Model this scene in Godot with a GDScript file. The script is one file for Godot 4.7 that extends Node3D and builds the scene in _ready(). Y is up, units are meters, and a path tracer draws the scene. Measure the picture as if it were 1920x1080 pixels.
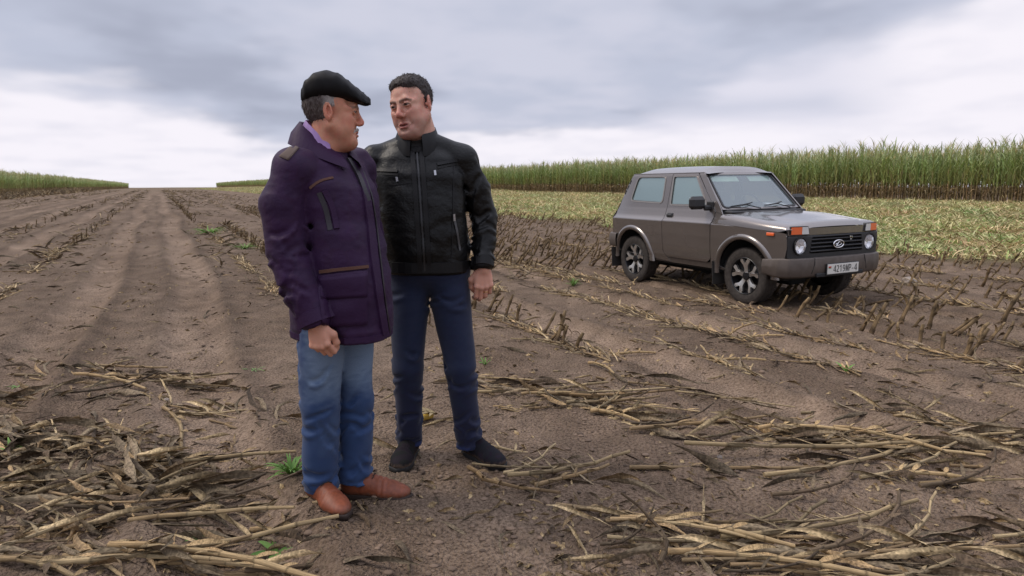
extends Node3D

# ---------------------------------------------------------------- set-up
var taken := {}
var M := {}
var noise_a := FastNoiseLite.new()
var noise_b := FastNoiseLite.new()
var noise_c := FastNoiseLite.new()
var noise_w := FastNoiseLite.new()
const ROW := Vector2(-0.4617, 0.887)      # direction of the maize rows (x, forward)
const ACROSS := Vector2(0.887, 0.4617)


func _ready() -> void:
	var t0 := Time.get_ticks_msec()
	# camera
	var cam := Camera3D.new()
	cam.name = "camera"
	cam.fov = 46.23
	cam.near = 0.05
	cam.far = 4000.0
	cam.position = Vector3(0, 1.313, 0)
	cam.rotation_degrees = Vector3(-8.47, 0, 0)
	add_child(cam)
	cam.current = true
	# sky
	var we := WorldEnvironment.new()
	we.name = "world"
	var env := Environment.new()
	env.background_mode = Environment.BG_SKY
	env.sky = Sky.new()
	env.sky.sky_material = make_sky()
	env.background_energy_multiplier = 1.0
	env.tonemap_mode = Environment.TONE_MAPPER_LINEAR
	env.tonemap_exposure = 1.15
	env.sdfgi_enabled = true
	env.ssao_enabled = true
	env.ssil_enabled = true
	we.environment = env
	add_child(we)
	# the sun behind the cloud deck
	var sun := DirectionalLight3D.new()
	sun.name = "sun"
	sun.light_energy = 0.5
	sun.light_color = Color(1.0, 0.95, 0.88)
	sun.light_angular_distance = 22.0
	sun.shadow_enabled = true
	add_child(sun)
	sun.look_at_from_position(Vector3(-6.0, 7.2, -0.6), Vector3.ZERO)

	setup_noise()
	setup_materials()
	build_ground()
	print("ground ", Time.get_ticks_msec() - t0)
	build_maize()
	build_residue()
	print("maize ", Time.get_ticks_msec() - t0)
	build_car()
	print("car ", Time.get_ticks_msec() - t0)
	build_man_in_cap()
	print("man a ", Time.get_ticks_msec() - t0)
	build_man_in_leather()
	print("man b ", Time.get_ticks_msec() - t0)
	build_stubble()
	build_litter()
	build_weeds()
	print("all ", Time.get_ticks_msec() - t0)


func setup_noise() -> void:
	for p in [[noise_a, 11, 1.0], [noise_b, 23, 1.0], [noise_c, 37, 1.0], [noise_w, 51, 1.0]]:
		p[0].seed = p[1]
		p[0].frequency = p[2]
		p[0].noise_type = FastNoiseLite.TYPE_SIMPLEX_SMOOTH
		p[0].fractal_type = FastNoiseLite.FRACTAL_NONE
	noise_b.fractal_type = FastNoiseLite.FRACTAL_FBM
	noise_b.fractal_octaves = 3
	noise_c.fractal_type = FastNoiseLite.FRACTAL_RIDGED
	noise_c.fractal_octaves = 2


# ---------------------------------------------------------------- naming and tagging
func numbered(called: String) -> String:
	var n: int = taken.get(called, 0)
	taken[called] = n + 1
	return called if n == 0 else "%s_%03d" % [called, n]


func tag(o: Node, label: String, category: String, group := "") -> Node:
	o.set_meta("label", label)
	o.set_meta("category", category)
	if group:
		o.set_meta("group", group)
	return o


func thing(called: String, label: String, category: String, at := Vector3.ZERO, turn := 0.0, group := "") -> Node3D:
	var o := Node3D.new()
	o.name = numbered(called)
	add_child(o, true)
	o.position = at
	o.rotation.y = turn
	tag(o, label, category, group)
	return o


func obj(called: String, m: Mesh, mat: Material, parent: Node = null) -> MeshInstance3D:
	var o := MeshInstance3D.new()
	o.mesh = m
	if mat:
		o.material_override = mat
	if parent == null:
		o.name = numbered(called)
		add_child(o, true)
	else:
		o.name = called
		parent.add_child(o, true)
	return o


func stuff(called: String, m: Mesh, mat: Material, xf: Array, cols: Array, label: String, category: String) -> void:
	var mm := MultiMesh.new()
	mm.transform_format = MultiMesh.TRANSFORM_3D
	mm.use_colors = true
	mm.mesh = m
	mm.instance_count = xf.size()
	for i in xf.size():
		mm.set_instance_transform(i, xf[i])
		mm.set_instance_color(i, cols[i])
	var o := MultiMeshInstance3D.new()
	o.multimesh = mm
	o.material_override = mat
	o.name = numbered(called)
	add_child(o, true)
	tag(o, label, category)
	o.set_meta("kind", "stuff")


# ---------------------------------------------------------------- mesh builder
class Geo:
	var v := PackedVector3Array()
	var n := PackedVector3Array()
	var c := PackedColorArray()
	var uv := PackedVector2Array()
	var i := PackedInt32Array()

	func vert(p: Vector3, nn: Vector3, col := Color.WHITE, t := Vector2.ZERO) -> int:
		v.append(p)
		n.append(nn)
		c.append(col)
		uv.append(t)
		return v.size() - 1

	func tri(a: int, b: int, d: int) -> void:
		i.append(a)
		i.append(b)
		i.append(d)

	func quad(a: int, b: int, d: int, e: int) -> void:
		tri(a, b, d)
		tri(a, d, e)

	func flat(pts: Array, col := Color.WHITE) -> void:
		var g: Vector3 = (pts[1] - pts[0]).cross(pts[2] - pts[0]).normalized()
		var k: Array = []
		for p in pts:
			k.append(vert(p, -g, col, Vector2(p.x, p.y)))
		for j in range(1, pts.size() - 1):
			tri(k[0], k[j], k[j + 1])

	# a strip of rows of equal length; normals are found from the grid
	func grid(rows: Array, col := Color.WHITE, closed := false, cols: Array = [], out_of := Vector3.INF) -> void:
		var h := rows.size()
		var w: int = rows[0].size()
		var base := v.size()
		var flip := 0.0
		for a in h:
			for b in w:
				var up: Vector3 = rows[mini(a + 1, h - 1)][b] - rows[maxi(a - 1, 0)][b]
				var l := (b + w - 1) % w if closed else maxi(b - 1, 0)
				var r := (b + 1) % w if closed else mini(b + 1, w - 1)
				var nn: Vector3 = up.cross(rows[a][r] - rows[a][l])
				nn = nn.normalized() if nn.length() > 1e-12 else Vector3.ZERO
				if out_of != Vector3.INF:
					flip += nn.dot(rows[a][b] - out_of)
				vert(rows[a][b], nn, cols[a][b] if cols else col, Vector2(float(b) / w, float(a) / h))
		if flip < 0.0:
			for k in range(base, v.size()):
				n[k] = -n[k]
		for a in h - 1:
			for b in (w if closed else w - 1):
				var b2 := (b + 1) % w
				quad(base + a * w + b, base + a * w + b2, base + (a + 1) * w + b2, base + (a + 1) * w + b)

	func mesh(fix := true) -> ArrayMesh:
		if fix:
			for k in range(0, i.size(), 3):
				var a := i[k]
				var b := i[k + 1]
				var d := i[k + 2]
				if (v[b] - v[a]).cross(v[d] - v[a]).dot(n[a] + n[b] + n[d]) > 0.0:
					i[k + 1] = d
					i[k + 2] = b
		var arr := []
		arr.resize(Mesh.ARRAY_MAX)
		arr[Mesh.ARRAY_VERTEX] = v
		arr[Mesh.ARRAY_NORMAL] = n
		arr[Mesh.ARRAY_COLOR] = c
		arr[Mesh.ARRAY_TEX_UV] = uv
		arr[Mesh.ARRAY_INDEX] = i
		var m := ArrayMesh.new()
		m.add_surface_from_arrays(Mesh.PRIMITIVE_TRIANGLES, arr)
		return m


func box(g: Geo, at: Vector3, size: Vector3, bev := 0.004, bas := Basis.IDENTITY, col := Color.WHITE) -> void:
	var s := size / 2.0
	bev = minf(bev, minf(s.x, minf(s.y, s.z)) * 0.9)
	var q := s - Vector3.ONE * bev
	var f := func(ax: int, sx: float, sy: float, sz: float) -> Vector3:
		var p := Vector3(sx * (s.x if ax == 0 else q.x), sy * (s.y if ax == 1 else q.y), sz * (s.z if ax == 2 else q.z))
		return at + bas * p
	var put := func(pts: Array) -> void:
		var nn: Vector3 = (pts[1] - pts[0]).cross(pts[2] - pts[0])
		var mid: Vector3 = (pts[0] + pts[1] + pts[2]) / 3.0 - at
		if nn.dot(mid) > 0.0:
			pts.reverse()
		g.flat(pts, col)
	for sgn in [-1.0, 1.0]:
		put.call([f.call(0, sgn, -1, -1), f.call(0, sgn, 1, -1), f.call(0, sgn, 1, 1), f.call(0, sgn, -1, 1)])
		put.call([f.call(1, -1, sgn, -1), f.call(1, 1, sgn, -1), f.call(1, 1, sgn, 1), f.call(1, -1, sgn, 1)])
		put.call([f.call(2, -1, -1, sgn), f.call(2, 1, -1, sgn), f.call(2, 1, 1, sgn), f.call(2, -1, 1, sgn)])
		for t in [-1.0, 1.0]:
			put.call([f.call(0, sgn, t, -1), f.call(0, sgn, t, 1), f.call(1, sgn, t, 1), f.call(1, sgn, t, -1)])
			put.call([f.call(0, sgn, -1, t), f.call(0, sgn, 1, t), f.call(2, sgn, 1, t), f.call(2, sgn, -1, t)])
			put.call([f.call(1, -1, sgn, t), f.call(1, 1, sgn, t), f.call(2, 1, sgn, t), f.call(2, -1, sgn, t)])
			for w in [-1.0, 1.0]:
				put.call([f.call(0, sgn, t, w), f.call(1, sgn, t, w), f.call(2, sgn, t, w)])


func tube(g: Geo, pts: Array, radii: Array, sides := 8, col := Color.WHITE, cols: Array = [], flat_ := 1.0, caps := true) -> void:
	var n := pts.size()
	var side := Vector3.ZERO
	var rows := []
	var kk := []
	for k in n:
		var t: Vector3 = (pts[mini(k + 1, n - 1)] - pts[maxi(k - 1, 0)]).normalized()
		if side == Vector3.ZERO:
			side = t.cross(Vector3.UP if absf(t.y) < 0.9 else Vector3.RIGHT).normalized()
		side = (side - t * side.dot(t)).normalized()
		var up := side.cross(t)
		var row := []
		var kc := []
		var r: float = radii[k] if k < radii.size() else radii[-1]
		for s in sides:
			var a := TAU * s / sides
			row.append(pts[k] + side * cos(a) * r + up * sin(a) * r * flat_)
			kc.append(cols[k] if cols else col)
		rows.append(row)
		kk.append(kc)
	var base := g.v.size()
	g.grid(rows, col, true, kk)
	for k in n:
		for s in sides:
			g.n[base + k * sides + s] = (rows[k][s] - pts[k]).normalized()
	if caps:
		for e in [0, n - 1]:
			var d: Vector3 = (pts[0] - pts[1] if e == 0 else pts[n - 1] - pts[n - 2]).normalized()
			var mid := g.vert(pts[e], d, kk[e][0])
			var ring := []
			for s in sides:
				ring.append(g.vert(rows[e][s], d, kk[e][s]))
			for s in sides:
				g.tri(mid, ring[s], ring[(s + 1) % sides])


# a turned shape: profile of (radius, along) about the axis xf.y
func lathe(g: Geo, prof: Array, xf: Transform3D, segs := 32, col := Color.WHITE, cols: Array = []) -> void:
	for k in prof.size() - 1:
		var p: Vector2 = prof[k]
		var q: Vector2 = prof[k + 1]
		var e := (q - p).normalized()
		var base := g.v.size()
		for s in segs + 1:
			var a := TAU * s / segs
			var dir := Vector3(cos(a), 0, sin(a))
			var nn := (xf.basis * (dir * e.y - Vector3.UP * e.x)).normalized()
			var cc: Color = cols[k] if cols else col
			g.vert(xf * (dir * p.x + Vector3.UP * p.y), nn, cc, Vector2(float(s) / segs, 0))
			g.vert(xf * (dir * q.x + Vector3.UP * q.y), nn, cc, Vector2(float(s) / segs, 1))
		for s in segs:
			var b := base + s * 2
			g.quad(b, b + 2, b + 3, b + 1)


# ---------------------------------------------------------------- distance fields and surface nets
class Field:
	var lo: Vector3
	var h: float
	var nx: int
	var ny: int
	var nz: int
	var d := PackedFloat32Array()
	var x0: int
	var x1: int
	var y0: int
	var y1: int
	var z0: int
	var z1: int

	func _init(a: Vector3, b: Vector3, cell: float) -> void:
		lo = a
		h = cell
		nx = int((b.x - a.x) / h) + 2
		ny = int((b.y - a.y) / h) + 2
		nz = int((b.z - a.z) / h) + 2
		d.resize(nx * ny * nz)
		d.fill(1.0)

	func span(a: Vector3, b: Vector3, m: float) -> void:
		x0 = clampi(int((minf(a.x, b.x) - m - lo.x) / h), 0, nx - 1)
		x1 = clampi(int((maxf(a.x, b.x) + m - lo.x) / h) + 1, 0, nx - 1)
		y0 = clampi(int((minf(a.y, b.y) - m - lo.y) / h), 0, ny - 1)
		y1 = clampi(int((maxf(a.y, b.y) + m - lo.y) / h) + 1, 0, ny - 1)
		z0 = clampi(int((minf(a.z, b.z) - m - lo.z) / h), 0, nz - 1)
		z1 = clampi(int((maxf(a.z, b.z) + m - lo.z) / h) + 1, 0, nz - 1)

	# tapered capsule; amp, noise and rings crease it round its axis; cut: take it away
	func cone(a: Vector3, b: Vector3, ra: float, rb: float, k := 0.01, amp := 0.0, ns: FastNoiseLite = null, freq := 8.0, rings := 3.5, cut := false) -> void:
		span(a, b, maxf(ra, rb) + k + 3.0 * h)
		var ba := b - a
		var bb := maxf(ba.length_squared(), 1e-9)
		var ax := ba / sqrt(bb)
		for z in range(z0, z1 + 1):
			for y in range(y0, y1 + 1):
				var i := (z * ny + y) * nx + x0
				for x in range(x0, x1 + 1):
					var p := Vector3(lo.x + x * h, lo.y + y * h, lo.z + z * h) - a
					var t := clampf(p.dot(ba) / bb, 0.0, 1.0)
					var q := (p - ba * t).length() - ra - (rb - ra) * t
					if amp > 0.0 and absf(q) < 0.045:
						var w := (a + p + ax * (p.dot(ax) * (rings - 1.0))) * freq
						q += amp * ns.get_noise_3d(w.x, w.y, w.z)
					var e := d[i]
					if cut:
						q = -q
						var m := k - absf(e - q)
						e = maxf(e, q)
						if m > 0.0:
							e += m * m / (4.0 * k)
					else:
						var m := k - absf(e - q)
						e = minf(e, q)
						if m > 0.0:
							e -= m * m / (4.0 * k)
					d[i] = e
					i += 1

	func chain(pts: Array, r: Array, k := 0.01, amp := 0.0, ns: FastNoiseLite = null, freq := 8.0, rings := 3.5, cut := false) -> void:
		for j in pts.size() - 1:
			cone(pts[j], pts[j + 1], r[j], r[j + 1], k, amp, ns, freq, rings, cut)

	func ell(c: Vector3, r: Vector3, k := 0.01, bas := Basis.IDENTITY, cut := false) -> void:
		var big := maxf(r.x, maxf(r.y, r.z))
		span(c, c, big + k + 3.0 * h)
		var inv := bas.inverse()
		for z in range(z0, z1 + 1):
			for y in range(y0, y1 + 1):
				var i := (z * ny + y) * nx + x0
				for x in range(x0, x1 + 1):
					var p := inv * (Vector3(lo.x + x * h, lo.y + y * h, lo.z + z * h) - c)
					var k0 := (p / r).length()
					var k1 := (p / (r * r)).length()
					var q := k0 * (k0 - 1.0) / maxf(k1, 1e-6)
					var e := d[i]
					if cut:
						q = -q
						var m := k - absf(e - q)
						e = maxf(e, q)
						if m > 0.0:
							e += m * m / (4.0 * k)
					else:
						var m := k - absf(e - q)
						e = minf(e, q)
						if m > 0.0:
							e -= m * m / (4.0 * k)
					d[i] = e
					i += 1

	# a stack of super-ellipses: sections [y, cx, cz, rx, rz], turned by bas about org
	func loft(secs: Array, org: Vector3, bas: Basis, ex := 2.4, k := 0.02, amp := 0.0, ns: FastNoiseLite = null, fq := Vector3(7, 11, 7)) -> void:
		var big := 0.0
		for s in secs:
			big = maxf(big, maxf(s[3], s[4]) + maxf(absf(s[1]), absf(s[2])))
		var ya: float = secs[0][0]
		var yb: float = secs[-1][0]
		span(org + Vector3(-big, ya, -big), org + Vector3(big, yb, big), k + 3.0 * h)
		var inv := bas.inverse()
		for y in range(y0, y1 + 1):
			var wy := lo.y + y * h - org.y
			var j := 0
			while j < secs.size() - 2 and wy > secs[j + 1][0]:
				j += 1
			var s: Array = secs[j]
			var s2: Array = secs[j + 1]
			var f := clampf((wy - s[0]) / (s2[0] - s[0]), 0.0, 1.0)
			f = f * f * (3.0 - 2.0 * f) * 0.5 + f * 0.5
			var cx: float = lerpf(s[1], s2[1], f)
			var cz: float = lerpf(s[2], s2[2], f)
			var rx: float = lerpf(s[3], s2[3], f)
			var rz: float = lerpf(s[4], s2[4], f)
			var past := maxf(wy - yb, ya - wy)
			for z in range(z0, z1 + 1):
				var i := (z * ny + y) * nx + x0
				for x in range(x0, x1 + 1):
					var p := inv * Vector3(lo.x + x * h - org.x, 0, lo.z + z * h - org.z)
					var qx := absf((p.x - cx) / rx)
					var qz := absf((p.z - cz) / rz)
					var e0 := pow(pow(qx, ex) + pow(qz, ex), 1.0 / ex)
					var rr := Vector2(p.x - cx, p.z - cz).length()
					var q := rr * (1.0 - 1.0 / maxf(e0, 0.02)) if e0 > 0.3 else -0.1
					if amp > 0.0 and absf(q) < 0.045:
						q += amp * ns.get_noise_3d(p.x * fq.x, wy * fq.y, p.z * fq.z)
					if past > -0.03:
						var pe := past + 0.012
						q = maxf(q, past) if pe < 0.0 or q < -0.012 else Vector2(maxf(q + 0.012, 0.0), maxf(pe, 0.0)).length() - 0.012
					var e := d[i]
					var m := k - absf(e - q)
					e = minf(e, q)
					if m > 0.0:
						e -= m * m / (4.0 * k)
					d[i] = e
					i += 1

	# presses or lifts the surface near it: f(p) gives how far
	func shift(a: Vector3, b: Vector3, f: Callable) -> void:
		span(a, b, 0.0)
		for z in range(z0, z1 + 1):
			for y in range(y0, y1 + 1):
				var i := (z * ny + y) * nx + x0
				for x in range(x0, x1 + 1):
					if absf(d[i]) < 0.05:
						d[i] += f.call(Vector3(lo.x + x * h, lo.y + y * h, lo.z + z * h))
					i += 1

	func at(p: Vector3) -> float:
		var q := (p - lo) / h
		var x := clampi(int(q.x), 0, nx - 2)
		var y := clampi(int(q.y), 0, ny - 2)
		var z := clampi(int(q.z), 0, nz - 2)
		var f := Vector3(q.x - x, q.y - y, q.z - z)
		var i := (z * ny + y) * nx + x
		var sy := nx
		var sz := nx * ny
		var a := lerpf(lerpf(d[i], d[i + 1], f.x), lerpf(d[i + sy], d[i + sy + 1], f.x), f.y)
		var b := lerpf(lerpf(d[i + sz], d[i + sz + 1], f.x), lerpf(d[i + sz + sy], d[i + sz + sy + 1], f.x), f.y)
		return lerpf(a, b, f.z)

	func grad(p: Vector3) -> Vector3:
		var e := h * 0.8
		var g := Vector3(at(p + Vector3(e, 0, 0)) - at(p - Vector3(e, 0, 0)), at(p + Vector3(0, e, 0)) - at(p - Vector3(0, e, 0)), at(p + Vector3(0, 0, e)) - at(p - Vector3(0, 0, e)))
		return g.normalized()

	# from p along dir to the surface
	func hug(p: Vector3, dir: Vector3) -> Vector3:
		var q := p
		for k in 60:
			var s := minf(at(q), 0.05)
			if s < 0.0004:
				break
			q += dir * maxf(s * 0.7, 0.0005)
		return q

	func net(g: Geo, xf: Transform3D, paint: Callable) -> void:
		var ids := PackedInt32Array()
		ids.resize(d.size())
		ids.fill(-1)
		var sy := nx
		var sz := nx * ny
		var lim := h * 4.5
		for z in nz - 1:
			for y in ny - 1:
				var i := (z * ny + y) * nx - 1
				for x in nx - 1:
					i += 1
					var d0 := d[i]
					if d0 > lim or d0 < -lim:
						continue
					var c := [d0, d[i + 1], d[i + sy], d[i + sy + 1], d[i + sz], d[i + sz + 1], d[i + sz + sy], d[i + sz + sy + 1]]
					var ins := 0
					for k in 8:
						if c[k] < 0.0:
							ins += 1
					if ins == 0 or ins == 8:
						continue
					var sum := Vector3.ZERO
					var cnt := 0
					for e in [[0, 1], [2, 3], [4, 5], [6, 7], [0, 2], [1, 3], [4, 6], [5, 7], [0, 4], [1, 5], [2, 6], [3, 7]]:
						var a: float = c[e[0]]
						var b: float = c[e[1]]
						if (a < 0.0) != (b < 0.0):
							var t := a / (a - b)
							var e0: int = e[0]
							var e1: int = e[1]
							sum += Vector3(e0 & 1, (e0 >> 1) & 1, e0 >> 2) * (1.0 - t) + Vector3(e1 & 1, (e1 >> 1) & 1, e1 >> 2) * t
							cnt += 1
					var p := lo + (Vector3(x, y, z) + sum / cnt) * h
					var nn := grad(p)
					ids[i] = g.vert(xf * p, (xf.basis * nn).normalized(), paint.call(p, nn))
		for z in range(1, nz - 1):
			for y in range(1, ny - 1):
				var i := (z * ny + y) * nx
				for x in range(1, nx - 1):
					i += 1
					if ids[i] < 0:
						continue
					var a := d[i] < 0.0
					if a != (d[i + 1] < 0.0):
						four(g, ids[i], ids[i - sy], ids[i - sy - sz], ids[i - sz])
					if a != (d[i + sy] < 0.0):
						four(g, ids[i], ids[i - 1], ids[i - 1 - sz], ids[i - sz])
					if a != (d[i + sz] < 0.0):
						four(g, ids[i], ids[i - 1], ids[i - 1 - sy], ids[i - sy])

	func four(g: Geo, a: int, b: int, c: int, e: int) -> void:
		if a < 0 or b < 0 or c < 0 or e < 0:
			return
		g.quad(a, b, c, e)


# a flat band that follows points with normals
func ribbon(g: Geo, pts: Array, nrm: Array, w: float, th: float, col := Color.WHITE) -> void:
	var rows := [[], [], [], []]
	for k in pts.size():
		var t: Vector3 = (pts[mini(k + 1, pts.size() - 1)] - pts[maxi(k - 1, 0)]).normalized()
		var nn: Vector3 = nrm[k]
		var s := t.cross(nn).normalized() * w / 2.0
		rows[0].append(pts[k] - s - nn * 0.004)
		rows[1].append(pts[k] - s * 0.9 + nn * th)
		rows[2].append(pts[k] + s * 0.9 + nn * th)
		rows[3].append(pts[k] + s - nn * 0.004)
	for j in 3:
		for k in pts.size() - 1:
			var nn: Vector3 = (nrm[k] + nrm[k + 1]).normalized()
			var q := [rows[j][k], rows[j][k + 1], rows[j + 1][k + 1], rows[j + 1][k]]
			var f: Vector3 = (q[1] - q[0]).cross(q[3] - q[0])
			var mid: Vector3 = (pts[k] + pts[k + 1]) / 2.0 - nn * 0.004
			if f.dot((q[0] + q[2]) / 2.0 - mid) > 0.0:
				q.reverse()
			g.flat(q, col)
	for e in [0, pts.size() - 1]:
		g.flat([rows[0][e], rows[1][e], rows[2][e], rows[3][e]], col)


# a patch of cloth laid on a field between four corners, seen along dir
func patch(g: Geo, f: Field, corners: Array, dir: Vector3, th: float, nu := 8, nv := 8, col := Color.WHITE) -> void:
	var rows := []
	for b in range(-1, nv + 2):
		var row := []
		for a in range(-1, nu + 2):
			var s := clampf(float(a) / nu, 0, 1)
			var t := clampf(float(b) / nv, 0, 1)
			var p: Vector3 = (corners[0] as Vector3).lerp(corners[1], s).lerp((corners[3] as Vector3).lerp(corners[2], s), t)
			var q := f.hug(p - dir * 0.15, dir)
			var nn := f.grad(q)
			var rim := a < 0 or b < 0 or a > nu or b > nv
			row.append(q + nn * (-0.004 if rim else th))
		rows.append(row)
	g.grid(rows, col, false, [], (corners[0] + corners[2]) / 2.0 + dir * 0.3)


# ---------------------------------------------------------------- sky
func curve_at(pts: Array, x: float) -> float:
	if x <= pts[0][0]:
		return pts[0][1]
	for k in pts.size() - 1:
		if x < pts[k + 1][0]:
			var f: float = (x - pts[k][0]) / (pts[k + 1][0] - pts[k][0])
			f = f * f * (3.0 - 2.0 * f)
			return lerpf(pts[k][1], pts[k + 1][1], f)
	return pts[-1][1]


func make_sky() -> PanoramaSkyMaterial:
	var fb := FastNoiseLite.new()
	fb.seed = 5
	fb.frequency = 1.0
	fb.noise_type = FastNoiseLite.TYPE_SIMPLEX_SMOOTH
	fb.fractal_type = FastNoiseLite.FRACTAL_FBM
	fb.fractal_octaves = 5
	fb.fractal_gain = 0.52
	# height in degrees at which the grey deck takes over from the pale band at the horizon
	var edge := [[-180, 6.5], [-120, 5.0], [-70, 6.5], [-38, 7.2], [-30, 6.6], [-25, 5.4], [-20, 3.2], [-12, 3.6], [0, 4.3], [9, 4.9], [14, 6.6], [20, 9.2], [26, 10.4], [31, 11.8], [37, 14.0], [60, 10.0], [100, 6.0], [140, 7.0], [180, 6.5]]
	var w := 2048
	var hh := 1024
	var im := Image.create(w, hh, false, Image.FORMAT_RGBAF)
	im.fill(Color(0.62, 0.61, 0.65))
	var white := Vector3(0.815, 0.785, 0.845)
	var grey := Vector3(0.46, 0.49, 0.60)
	var dark := Vector3(0.35, 0.375, 0.47)
	var pale := Vector3(0.56, 0.57, 0.67)
	for y in hh / 2:
		var el := 90.0 - (y + 0.5) * 180.0 / hh
		var s := sin(deg_to_rad(el))
		var r := 1.0 / (s + 0.10)
		if el > 40.0 and y % 4:
			im.blit_rect(im, Rect2i(0, y - y % 4, w, 1), Vector2i(0, y))
			continue
		var step := 1 if el < 22.0 else 4
		for x in range(0, w, step):
			var az := fposmod((x + 0.5) * 360.0 / w + 180.0, 360.0) - 180.0
			var a := deg_to_rad(az)
			var px := sin(a) * r
			var pz := cos(a) * r
			var n := fb.get_noise_3d(px * 0.55, 3.0, pz * 0.55)
			var n2 := fb.get_noise_3d(px * 1.3 + 40.0, 9.0, pz * 1.3)
			var t := curve_at(edge, az)
			var k := smoothstep(-1.3, 1.3, el + n * 2.4 + n2 * 1.1 - t)
			var c := grey.lerp(dark, smoothstep(-0.1, 0.5, -n + n2 * 0.2))
			c = c.lerp(pale, smoothstep(-0.12, 0.5, n * 1.0 + n2 * 0.45) * 0.85)
			c = c.lerp(pale, smoothstep(11.0, 30.0, el) * 0.6)
			var b := white.lerp(pale, clampf(0.06 + n2 * 0.5, 0.0, 0.4))
			# a thinner sheet of cloud hangs below the deck on the right
			var sheet := smoothstep(6.0, 13.0, az) * smoothstep(31.0, 23.0, az + n2 * 3.0) * smoothstep(3.4, 5.4, el + n * 1.5)
			b = b.lerp(Vector3(0.62, 0.62, 0.72), sheet * 0.75)
			b = b.lerp(grey, sheet * 0.5 * exp(-pow((el - 6.6 + az * 0.015 - n * 0.8) / 0.75, 2.0)))
			c = b.lerp(c, k)
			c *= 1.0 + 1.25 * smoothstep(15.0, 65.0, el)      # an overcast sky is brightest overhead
			var cc := Color(c.x, c.y, c.z)
			for q in step:
				im.set_pixel(x + q, y, cc)
	var m := PanoramaSkyMaterial.new()
	m.panorama = ImageTexture.create_from_image(im)
	return m


# ---------------------------------------------------------------- materials
func lin(r: float, g: float, b: float) -> Color:
	return Color(r, g, b).linear_to_srgb()


func mat(col: Color, rough := 0.8, metal := 0.0) -> StandardMaterial3D:
	var m := StandardMaterial3D.new()
	m.albedo_color = col
	m.roughness = rough
	m.metallic = metal
	return m


func vmat(rough := 0.85) -> StandardMaterial3D:
	var m := StandardMaterial3D.new()
	m.vertex_color_use_as_albedo = true
	m.roughness = rough
	return m


func noise_tex(size: int, freq: float, seed_: int, octaves := 4, ramp := [], type := FastNoiseLite.TYPE_SIMPLEX_SMOOTH) -> NoiseTexture2D:
	var n := FastNoiseLite.new()
	n.seed = seed_
	n.noise_type = type
	n.frequency = freq
	n.fractal_octaves = octaves
	var t := NoiseTexture2D.new()
	t.width = size
	t.height = size
	t.seamless = true
	t.noise = n
	if ramp:
		var g := Gradient.new()
		g.offsets = PackedFloat32Array([0.0, 1.0])
		g.colors = PackedColorArray([ramp[0], ramp[-1]])
		if ramp.size() == 3:
			g.add_point(0.5, ramp[1])
		t.color_ramp = g
	return t


func setup_materials() -> void:
	var soil := vmat(0.95)
	soil.albedo_texture = noise_tex(1024, 0.05, 3, 5, [Color(0.42, 0.40, 0.39), Color(0.90, 0.89, 0.88), Color(1, 1, 1)])
	soil.uv1_triplanar = true
	soil.uv1_world_triplanar = true
	soil.uv1_scale = Vector3.ONE * 0.83
	soil.heightmap_enabled = true
	soil.heightmap_texture = noise_tex(1024, 0.06, 8, 5)
	soil.heightmap_scale = 2.2
	soil.metallic_specular = 0.25
	M.soil = soil
	var plant := vmat(0.7)
	plant.backlight_enabled = true
	plant.backlight = Color(0.6, 0.6, 0.6)
	M.plant = plant
	var dry := vmat(0.85)
	dry.metallic_specular = 0.35
	var streak := Image.create(64, 256, false, Image.FORMAT_RGB8)
	var r := RandomNumberGenerator.new()
	r.seed = 77
	for x in 64:
		var a := r.randf_range(0.62, 1.0)
		for y in 256:
			if r.randf() < 0.04:
				a = r.randf_range(0.6, 1.0)
			var b := a + r.randf_range(-0.06, 0.06)
			streak.set_pixel(x, y, Color(b, b * 0.985, b * 0.96))
	dry.albedo_texture = ImageTexture.create_from_image(streak)
	M.dry = dry


# ---------------------------------------------------------------- the land
func hill(x: float, zf: float) -> float:
	var u := -0.4617 * x + 0.887 * zf
	var v := 0.887 * x + 0.4617 * zf
	var a := 1.05 * (1.0 - exp(-maxf(u, -40.0) / 150.0))
	var b := 0.0
	if v < -1.0:
		b = 0.011 * (maxf(v, -60.0) + 1.0)
	b += 0.43 * smoothstep(9.0, 32.2, v)
	b -= 0.112 * exp(-pow((v - 6.6) / 3.0, 2.0))
	return a + b


const TRACKS := [[0.35, 0.22], [-0.75, 0.2], [-2.5, 0.22], [-3.9, 0.22], [-4.9, 0.26], [-6.6, 0.3], [-8.6, 0.26], [4.95, 0.22], [3.5, 0.2], [7.75, 0.14], [6.22, 0.14]]


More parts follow.
